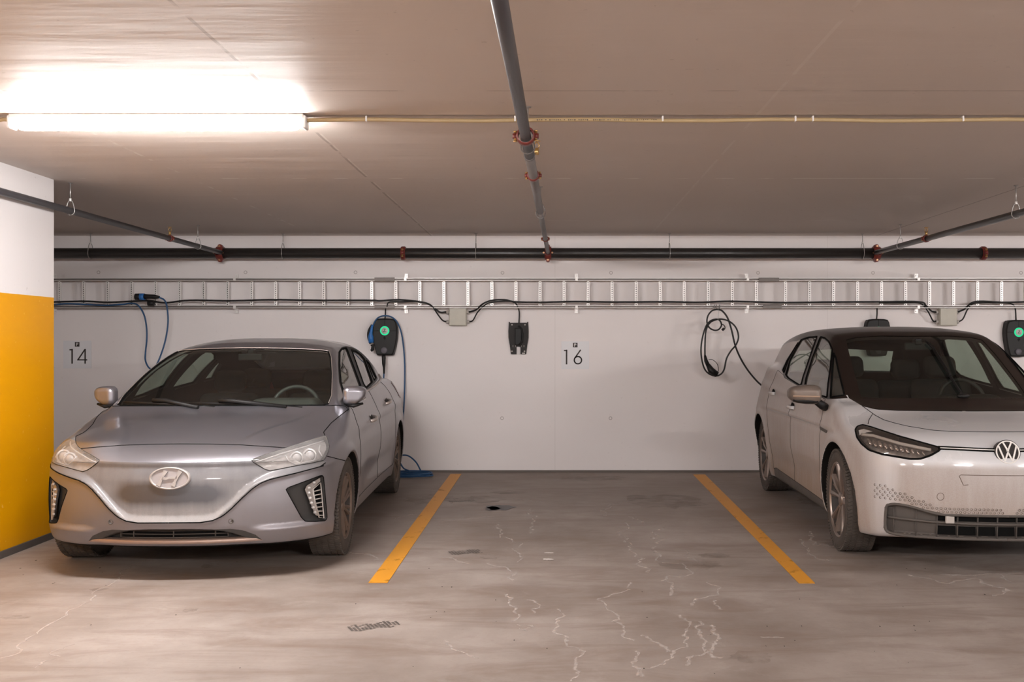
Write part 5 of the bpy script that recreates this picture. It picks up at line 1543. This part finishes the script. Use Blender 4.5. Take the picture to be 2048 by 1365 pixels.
conduit(-3.55, XatY(20, LYY), 'short end of yellowish conduit left of the lit tube light', ())
cr, cx = conduit(XatY(612, LYY), 5.9, 'long yellowish conduit along the ceiling right of the lit tube light', (733, 1030, 1325, 1590, 1625, 1925))
# faint printed marks along the conduit
b = MB()
for i in range(58):
    x = 1075 + i * 4.15
    if i % 7 == 5 or i % 11 == 3: continue
    X = XatY(x, LYY) - cx; h_ = .0022 if i % 3 else .0036
    b.box((X, -.0098, -.0005), (.0055 if i % 2 else .0075, .001, h_ * 1.6))
o = obj('printed_marks', b, P['sign_ink'], cr)

# ---------------------------------------------------------------- signs
def sign(px, py, digits, label):
    c = at(px, py, WALL_Y - .006); s = .30; root = empty('parking_sign', (c.x, WALL_Y - .001, c.z)); tag(root, label, 'sign', 'numbered bay signs on the back wall')
    b = MB(); b.box((0, -.003, 0), (s, .006, s)); obj('sign_panel', b, P['sign_panel'], root)
    y = -.0068; k = .30 / 57.5
    def st(pts, w, closed=False):
        mb = MB()
        pp = [Vector((p[0] * k, p[1] * k)) for p in pts]; n = len(pp)
        for i in range(n if closed else n - 1):
            a, c_ = pp[i], pp[(i + 1) % n]; d = (c_ - a).normalized(); nx = Vector((-d.y, d.x)) * w * k / 2; e = d * w * k * .18
            q = [a - e + nx, a - e - nx, c_ + e - nx, c_ + e + nx]
            mb.add([(v.x, y, v.y) for v in q], [(0, 1, 2, 3)])
        return mb
    for ch, ox in digits:
        if ch == '1': mb = st([(ox - 4.5, 9.5), (ox, 10.5), (ox, -19)], 3.2); mb = MB(); [mb.add(m_.v, m_.f) for m_ in (st([(ox, 11), (ox, -18.5)], 3.2), st([(ox - 5, 9.8), (ox + .8, 9.8)], 2.6))]
        elif ch == '4':
            mb = MB(); [mb.add(m_.v, m_.f) for m_ in (st([(ox + 3, 11), (ox + 3, -18.5)], 3.0), st([(ox + 2.2, 10), (ox - 12, -11.2)], 2.8), st([(ox - 13, -11.2), (ox + 7, -11.2)], 2.6))]
        else:
            mb = MB(); cy = -10.2; R = 7.6
            [mb.add(m_.v, m_.f) for m_ in (st([(ox + R * math.cos(t), cy + R * math.sin(t)) for t in np.linspace(0, 2 * math.pi, 33)[:-1]], 2.7, True), st([(ox + 5.5, 11), (ox - 6.6, -6.2)], 2.8))]
        obj('digit', mb, P['sign_ink'], root, normals=False)
    mb = MB(); mb.box((0, y + .0002, 21 * k), (9.5 * k, .0012, 9.5 * k)); ps = obj('parking_symbol', mb, P['sign_ink'], root)
    mb = MB(); y = -.0078
    for m_ in (st([(-1.6, 18), (-1.6, 24)], 1.3), st([(-1.6, 23.6), (.8, 23.6), (1.9, 22.6), (.8, 21.2), (-1.6, 21.2)], 1.1)): mb.add(m_.v, m_.f)
    obj('letter', mb, P['zip_white'], ps, normals=False)
sign(154.5, 709.5, [('1', -10.5), ('4', 13.5)], 'square white bay sign reading P 14 beside the yellow wall')
sign(1150.5, 711, [('1', -18), ('6', 5.5)], 'square white bay sign reading P 16 on the wall of the empty bay')

# ---------------------------------------------------------------- chargers
def charger(px, py, label, plug):
    Y = WALL_Y; k = (Y - .08) / F_PX; c = at(px, py, Y - .08)
    root = empty('wall_charger', (c.x, Y, c.z)); tag(root, label, 'charger', 'wall chargers on the back wall')
    half = [(0, 36), (12, 35.6), (19.5, 34), (22.5, 29), (24.6, 18), (25, 8), (24, -5), (21, -22), (17.2, -36), (15.5, -38), (0, -38.5)]
    ol = half + [(-x, y) for x, y in half[1:-1][::-1]]
    S = lambda s_, y: [(x * k * s_, z * k * (s_ * .5 + .5), y) for x, z in ol]
    lv = [(1.0, -.002), (1.0, -.075), (.975, -.090), (.92, -.098)]; vs = []; n = len(ol); b = MB()
    for s_, y in lv: vs += [(x * k * s_, y, z * k * s_) for x, z in ol]
    b.add(vs, [(i * n + j, i * n + (j + 1) % n, (i + 1) * n + (j + 1) % n, (i + 1) * n + j) for i in range(len(lv) - 1) for j in range(n)] + [tuple(range(n)), tuple(range(4 * n - 1, 3 * n - 1, -1))])
    obj('charger_housing', b, P['charger_black'], root)
    b = MB(); z0 = 11 * k
    for p, q in (((0, 34), (0, 21)), ((0, 1), (0, -8)), ((-23, 11), (-10, 11)), ((10, 11), (23, 11))):
        b.tube([(p[0] * k, -.0985, p[1] * k), (q[0] * k, -.0985, q[1] * k)], .0018, 6)
    obj('panel_groove', b, P['gap_black'], root)
    b = MB(); b.lathe([(.096, 9.2 * k), (.104, 9.2 * k), (.104, 6.6 * k), (.100, 6.4 * k)], (0, 0, z0), (0, -1, 0), 32)
    r_ = obj('status_ring', b, P['green_glow'], root)
    b = MB(); b.lathe([(.096, 6.6 * k), (.1035, 6.5 * k), (.1035, .001)], (0, 0, z0), (0, -1, 0), 28); f_ = obj('status_face', b, P['charger_face'], r_)
    b = MB(); t = k
    for p, q in (((-1.5, 3), (1.6, 3)), ((1.6, 3), (-2.2, -2)), ((-2.2, -2), (3.2, -1.2))): b.tube([(p[0] * t, -.1045, z0 + p[1] * t), (q[0] * t, -.1045, z0 + q[1] * t)], .0022, 6)
    obj('logo_mark', b, P['gap_black'], f_)
    b = MB(); b.lathe([(.095, .012), (.101, .011), (.101, .001)], (0, 0, -3.5 * k), (0, -1, 0), 16); obj('sensor_window', b, P['trim_black'], root)
    b = MB(); b.lathe([(.07, 6.5 * k), (.112, 6.2 * k), (.118, 5.2 * k), (.118, .001)], (-1.2 * k, 0, -28 * k), (0, -1, 0), 24); obj('socket', b, P['charger_grey'], root)
    return root, c, k
ch, cc, k = charger(770, 673, 'black wall charger with green ring and blue cable between grey car and junction box', True)
charger(2036, 676, 'black wall charger with green ring cut by the right frame edge', True)
charger(1756, 674, 'black wall charger mostly hidden behind the roof of the white car', False)
# bare backplate
c = at(1037, 676, WALL_Y - .02); k = (WALL_Y - .02) / F_PX
bp_ = empty('charger_backplate', (c.x, WALL_Y, c.z)); tag(bp_, 'dark mounting backplate without a charger left of bay sign 16', 'mounting plate')
half = [(4, -33), (15, -33), (17.5, -15), (20, 0), (20.2, 14), (19.2, 32), (17.5, 32), (17.2, 30), (0, 30)]
ol = half + [(-x, y) for x, y in half[:-1][::-1]] + [(-4, -18), (4, -18)]
b = MB(); b.prism([(x * k, y * k) for x, y in ol], (1, 0, 0), (0, 0, 1), (0, -1, 0), (0, 0, 0), .022); obj('plate', b, P['bracket_dark'], bp_)
b = MB(); b.box((-.5 * k, -.032, 2 * k), (13 * k, .03, 34 * k), bev=.008); b.tube([(0, -.05, 24 * k), (6 * k, -.045, 18 * k), (8 * k, -.045, 5 * k), (7 * k, -.045, -8 * k), (0, -.045, -15 * k)], .009, 8); obj('terminal_cover', b, P['trim_black'], bp_)
b = MB()
for x, y in ((-13, 26), (13, 26), (-13, -27), (12, -27), (-1.5, 17)): b.cyl((x * k, -.020, y * k), (x * k, -.026, y * k), .008, 10)
b.box((10 * k, -.0225, -31 * k), (6 * k, .002, 2.4 * k))
for i, x in enumerate((-11, -6, 6, 11)): b.tube([(x * k, -.0228, -19 * k), (x * k, -.0228, -15 * k)], .003, 6)
objs('screw', b, P['plastic_light'], bp_)

# ---------------------------------------------------------------- junction boxes
def jbox(px, py, label):
    c = at(px, py, WALL_Y - .04); k = (WALL_Y - .04) / F_PX
    root = empty('junction_box', (c.x, WALL_Y, c.z)); tag(root, label, 'junction box', 'junction boxes under the cable ladder')
    b = MB(); b.box((0, -.04, 0), (35 * k, .08, 36 * k), bev=.008); obj('box_body', b, P['box_beige'], root)
    b = MB(); b.box((0, -.084, 0), (33 * k, .012, 34 * k), bev=.005); obj('box_lid', b, P['box_beige'], root)
    g0 = None
    for sx in (-1, 1):
        for z in (9, -10):
            g = MB(); g.lathe([(0, .017), (.012, .017), (.014, .022), (.030, .022), (.034, .014), (.040, .012)], (sx * 17 * k, -.04, z * k), (sx, 0, 0), 12, 0, False); obj('cable_gland', g, P['plastic_light'], root)
    return c
jbox(916, 634, 'beige junction box under the cable ladder right of the charger'); jbox(1894, 634, 'beige junction box under the cable ladder above the white car')

# ---------------------------------------------------------------- cables
def cable(pts, r, mat, label, Y=None, cat='cable', group=None, sub=6, name='power_cable'):
    b = MB(); q = [at(p[0], p[1], p[2] if len(p) > 2 else Y) for p in pts]; q = smooth_path(q, sub)
    b.tube(q, r, 8); o = obj(name, b, P[mat]); rebase(o, q[0]); tag(o, label, cat, group); return o
CY = 10.43
cable([(-60, 605), (30, 607), (102, 604.5), (170, 603), (215, 605), (263, 603), (300, 602), (330, 606), (380, 601), (460, 602), (540, 600), (640, 601), (740, 601), (760, 602), (800, 600), (850, 606), (868, 616, 10.5), (880, 625, 10.52), (892, 624.5, 10.545)], .0095, 'cable_black', 'black power cable along the ladder into the upper left gland of the left junction box', CY)
cable([(774, 614), (778, 605), (800, 604), (840, 604), (862, 611), (876, 630, 10.5), (885, 641, 10.53), (893, 644, 10.55)], .0075, 'cable_black', 'short black cable from above the left charger into the lower left gland of junction box', CY + .03)
cable([(771, 613, CY + .05), (771, 625, 10.52), (770, 638, 10.53)], .0075, 'cable_black', 'short black feed cable into the top of the charger beside the grey car', CY, group=None)
cable([(938, 624.5, 10.545), (952, 620, 10.5), (966, 608), (985, 601), (1010, 600), (1030, 604), (1080, 605), (1150, 603.5), (1230, 604.5), (1330, 604), (1400, 605), (1460, 603), (1560, 605.5), (1660, 604.5), (1760, 604), (1838, 604), (1852, 612, 10.46), (1862, 622, 10.52), (1872, 625, 10.545)], .0095, 'cable_black', 'long black power cable along the ladder between the two junction boxes', CY)
cable([(938, 644, 10.55), (946, 641, 10.53), (956, 624, 10.5), (972, 609), (990, 604), (1020, 603), (1032, 608), (1036, 616, 10.5)], .0075, 'cable_black', 'short black cable from the lower right gland of the left junction box', CY + .03)
cable([(1035, 612, 10.49), (1038.5, 625, 10.54), (1038, 646, 10.565)], .0075, 'cable_black', 'short black feed cable into the top of the bare backplate', CY)
cable([(1754, 614, 10.49), (1754, 628, 10.53), (1753, 640, 10.53)], .0075, 'cable_black', 'short black feed cable into the charger behind the white car', CY)
cable([(1758, 606), (1800, 606), (1840, 607), (1855, 622, 10.5), (1866, 642, 10.53), (1873, 643, 10.55)], .0075, 'cable_black', 'short black cable from above the hidden charger into the right junction box', CY + .03)
cable([(1916, 624.5, 10.545), (1930, 618, 10.5), (1942, 607), (1960, 603), (2010, 605), (2060, 604), (2140, 605)], .0095, 'cable_black', 'black power cable leaving the right junction box toward the right frame edge', CY)
cable([(1917, 644, 10.55), (1926, 638, 10.53), (1936, 618, 10.5), (1950, 607), (2000, 606), (2022, 608), (2030, 616, 10.5), (2032, 640, 10.53)], .0075, 'cable_black', 'black feed cable from the right junction box to the charger at the right frame edge', CY + .03)
# blue charging cable with its connector, hung in the ladder
r_ = empty('charging_cable', at(296, 592, 10.40)); tag(r_, 'blue charging cable with blue and black connector hung on the ladder above the grey car', 'charging cable'); o0 = r_.location
def rel(pts, Y): return [at(p[0], p[1], p[2] if len(p) > 2 else Y) - o0 for p in pts]
b = MB(); b.tube(smooth_path(rel([(100, 611), (130, 608), (165, 609), (210, 611), (245, 609), (262, 607), (276, 611, 10.38), (288, 630, 10.36), (293, 655, 10.36), (293.5, 680, 10.36), (291, 705, 10.36), (291, 722, 10.33), (298, 736, 10.30), (308, 738, 10.3), (320, 715, 10.33), (331, 680, 10.36), (336, 645, 10.38), (334, 615, 10.38), (329, 601, 10.38), (318, 595, 10.38)], 10.43), 6), .0085, 8)
obj('cable', b, P['cable_blue'], r_)
b = MB(); q = rel([(271, 594), (283, 594)], 10.38); b.tube(q, [.035, .036], 18); obj('plug_head', b, P['trim_black'], r_)
b = MB(); q = rel([(280.5, 594), (289, 594)], 10.38); b.tube(q, [.037, .036], 18); obj('plug_collar', b, P['connector_blue'], r_)
b = MB(); q = rel([(288, 593.5), (296, 593.5), (310, 594), (319, 595)], 10.38); b.tube(q, [.030, .024, .024, .014], 14); q = rel([(290, 598), (297, 602), (302, 607)], 10.37); b.tube(q, .004, 6); q = rel([(296, 607), (308, 607)], 10.37); b.tube(q, .027, 14); obj('plug_handle', b, P['trim_black'], r_)
# blue cable of the charger
r2 = empty('charging_cable', at(768, 712, 10.50)); tag(r2, 'blue charging cable plugged into the charger and coiled on the floor behind the grey car', 'charging cable'); o0 = r2.location
b = MB()
pts = rel([(768, 736), (767.5, 760), (768, 800), (770, 850)], 10.47)
b.tube(smooth_path(pts, 4), .008, 8)
up = rel([(744, 668, 10.50), (745, 656, 10.50), (749, 645, 10.50), (756, 636, 10.49), (768, 632, 10.49), (782, 634, 10.49), (793, 643, 10.50), (801, 660, 10.52), (806, 685, 10.54), (809, 720, 10.55), (809.5, 760, 10.55), (808, 810, 10.5), (805, 850, 10.45), (799, 890, 10.4), (797.5, 910, 10.35), (800, 925, 10.3), (808, 938, 10.25), (820, 944, 10.22)], 10.5)
fl_ = []
rc_ = random.Random(5)
cx_, cy_ = XatY(826, 10.3), 10.22
for i in range(46):
    t = i * .42 + 2.5; fl_.append(Vector((cx_ + (.20 + .02 * math.sin(i * .23)) * math.cos(t), cy_ + (.12 + .02 * math.cos(i * .31)) * math.sin(t), .012 + .0008 * i)) - o0)
b.tube(smooth_path(up + fl_, 3), .008, 8)
b.tube(smooth_path(rel([(793, 915, 10.25), (805, 911, 10.25), (818, 913, 10.22), (832, 925, 10.2), (841, 941, 10.2)], 10.2), 5), .008, 8)
obj('cable', b, P['cable_blue'], r2)
b = MB(); b.tube(rel([(767, 711, 10.47), (767.5, 716, 10.46), (767.5, 728, 10.46), (768, 736, 10.47), (768, 748, 10.47)], 10.46), [.022, .022, .019, .012, .009], 12); obj('plug', b, P['trim_black'], r2)
b = MB(); b.tube(rel([(745, 650), (743, 660), (741.5, 668), (741.5, 674), (742.5, 686)], 10.47), [.010, .015, .018, .028, .028], 14); obj('connector', b, P['connector_blue'], r2)
b = MB(); b.tube(rel([(742, 692), (746, 689), (745, 700), (742, 702)], 10.46), [.012, .016, .018, .014], 10); b.tube(smooth_path(rel([(744, 650), (737.5, 662), (736.5, 675), (741, 688)], 10.50), 4), .012, 8); obj('connector_cap', b, P['trim_black'], r2)
# black coiled cable hung from the ladder beside the white car
r3 = empty('charging_cable', at(1436, 612, 10.45)); tag(r3, 'black charging cable coiled on a hook beside the white car, its end toward the car', 'charging cable'); o0 = r3.location
b = MB(); Yc = 10.30
c1 = [(1434, 619), (1424, 622), (1416, 632), (1414, 645), (1419, 656), (1429, 661), (1438, 659), (1443, 650), (1439, 641), (1431, 639), (1420, 643), (1411, 655), (1404, 680), (1402, 705), (1406, 730), (1414, 745), (1428, 752), (1440, 750), (1448, 740), (1453, 718), (1462, 702), (1472, 690), (1477, 674), (1472, 656), (1460, 644), (1445, 639), (1432, 640), (1420, 646), (1412, 662), (1410, 690), (1410, 712)]
b.tube(smooth_path(rel([(p[0], p[1], Yc - .012 * math.sin(i * .7)) for i, p in enumerate(c1)], Yc), 5), .0085, 8)
b.tube(smooth_path(rel([(1434, 619, 10.33), (1444, 622, 10.33), (1455, 636, 10.33), (1463, 660, 10.33), (1470, 690, 10.30), (1480, 715, 10.22), (1495, 740, 10.12), (1513, 762, 10.0), (1527, 774, 9.92), (1540, 783, 9.8)], Yc), 5), .0095, 8)
obj('cable', b, P['cable_black'], r3)
b = MB(); b.tube(rel([(1410, 711), (1412, 722), (1417, 733)], Yc), [.011, .020, .022], 10); b.tube(rel([(1416, 730), (1422, 741), (1434, 750)], Yc - .01), [.022, .036, .032], 14)
b.tube(smooth_path(rel([(1417, 720), (1425, 720), (1434, 728), (1437, 740), (1434, 746)], Yc - .02), 4), .0035, 6)
b.tube(smooth_path(rel([(1441, 648), (1448, 651), (1450, 657), (1446, 662)], Yc - .02), 4), .005, 6); b.tube(rel([(1444, 661), (1448, 657)], Yc - .02), .012, 10)
obj('connector', b, P['trim_black'], r3)
b = MB(); b.tube(smooth_path(rel([(1436, 618), (1437, 628), (1436, 640)], Yc - .01), 3), .0028, 6)
for dx in (-7, -3, 3): b.tube(rel([(1436 + dx, 610, 10.47), (1436 + dx, 618, 10.40), (1436 + dx + 2, 619, 10.36)], Yc), .004, 6)
obj('hook', b, P['rod_steel'], r3)

build_grey()
build_white()
# ---------------------------------------------------------------- lights, camera, exposure
cam = bpy.data.cameras.new('camera'); co = bpy.data.objects.new('camera', cam); C.objects.link(co)
co.location = (0, 0, H); co.rotation_euler = (math.radians(90), 0, 0)
cam.sensor_width = 36; cam.lens = 36 * F_PX / 2048
cam.shift_x = (1024 - VX) / 2048; cam.shift_y = (VY - 682.5) / 2048
cam.clip_start = .05; cam.clip_end = 60
sc.camera = co
w = bpy.data.worlds.new('world'); sc.world = w; w.use_nodes = True
w.node_tree.nodes['Background'].inputs[0].default_value = (.02, .018, .016, 1); w.node_tree.nodes['Background'].inputs[1].default_value = .3
vs_ = sc.view_settings; vs_.view_transform = 'Standard'; vs_.look = 'None'; vs_.gamma = 1; vs_.use_curve_mapping = False; vs_.exposure = 0.32
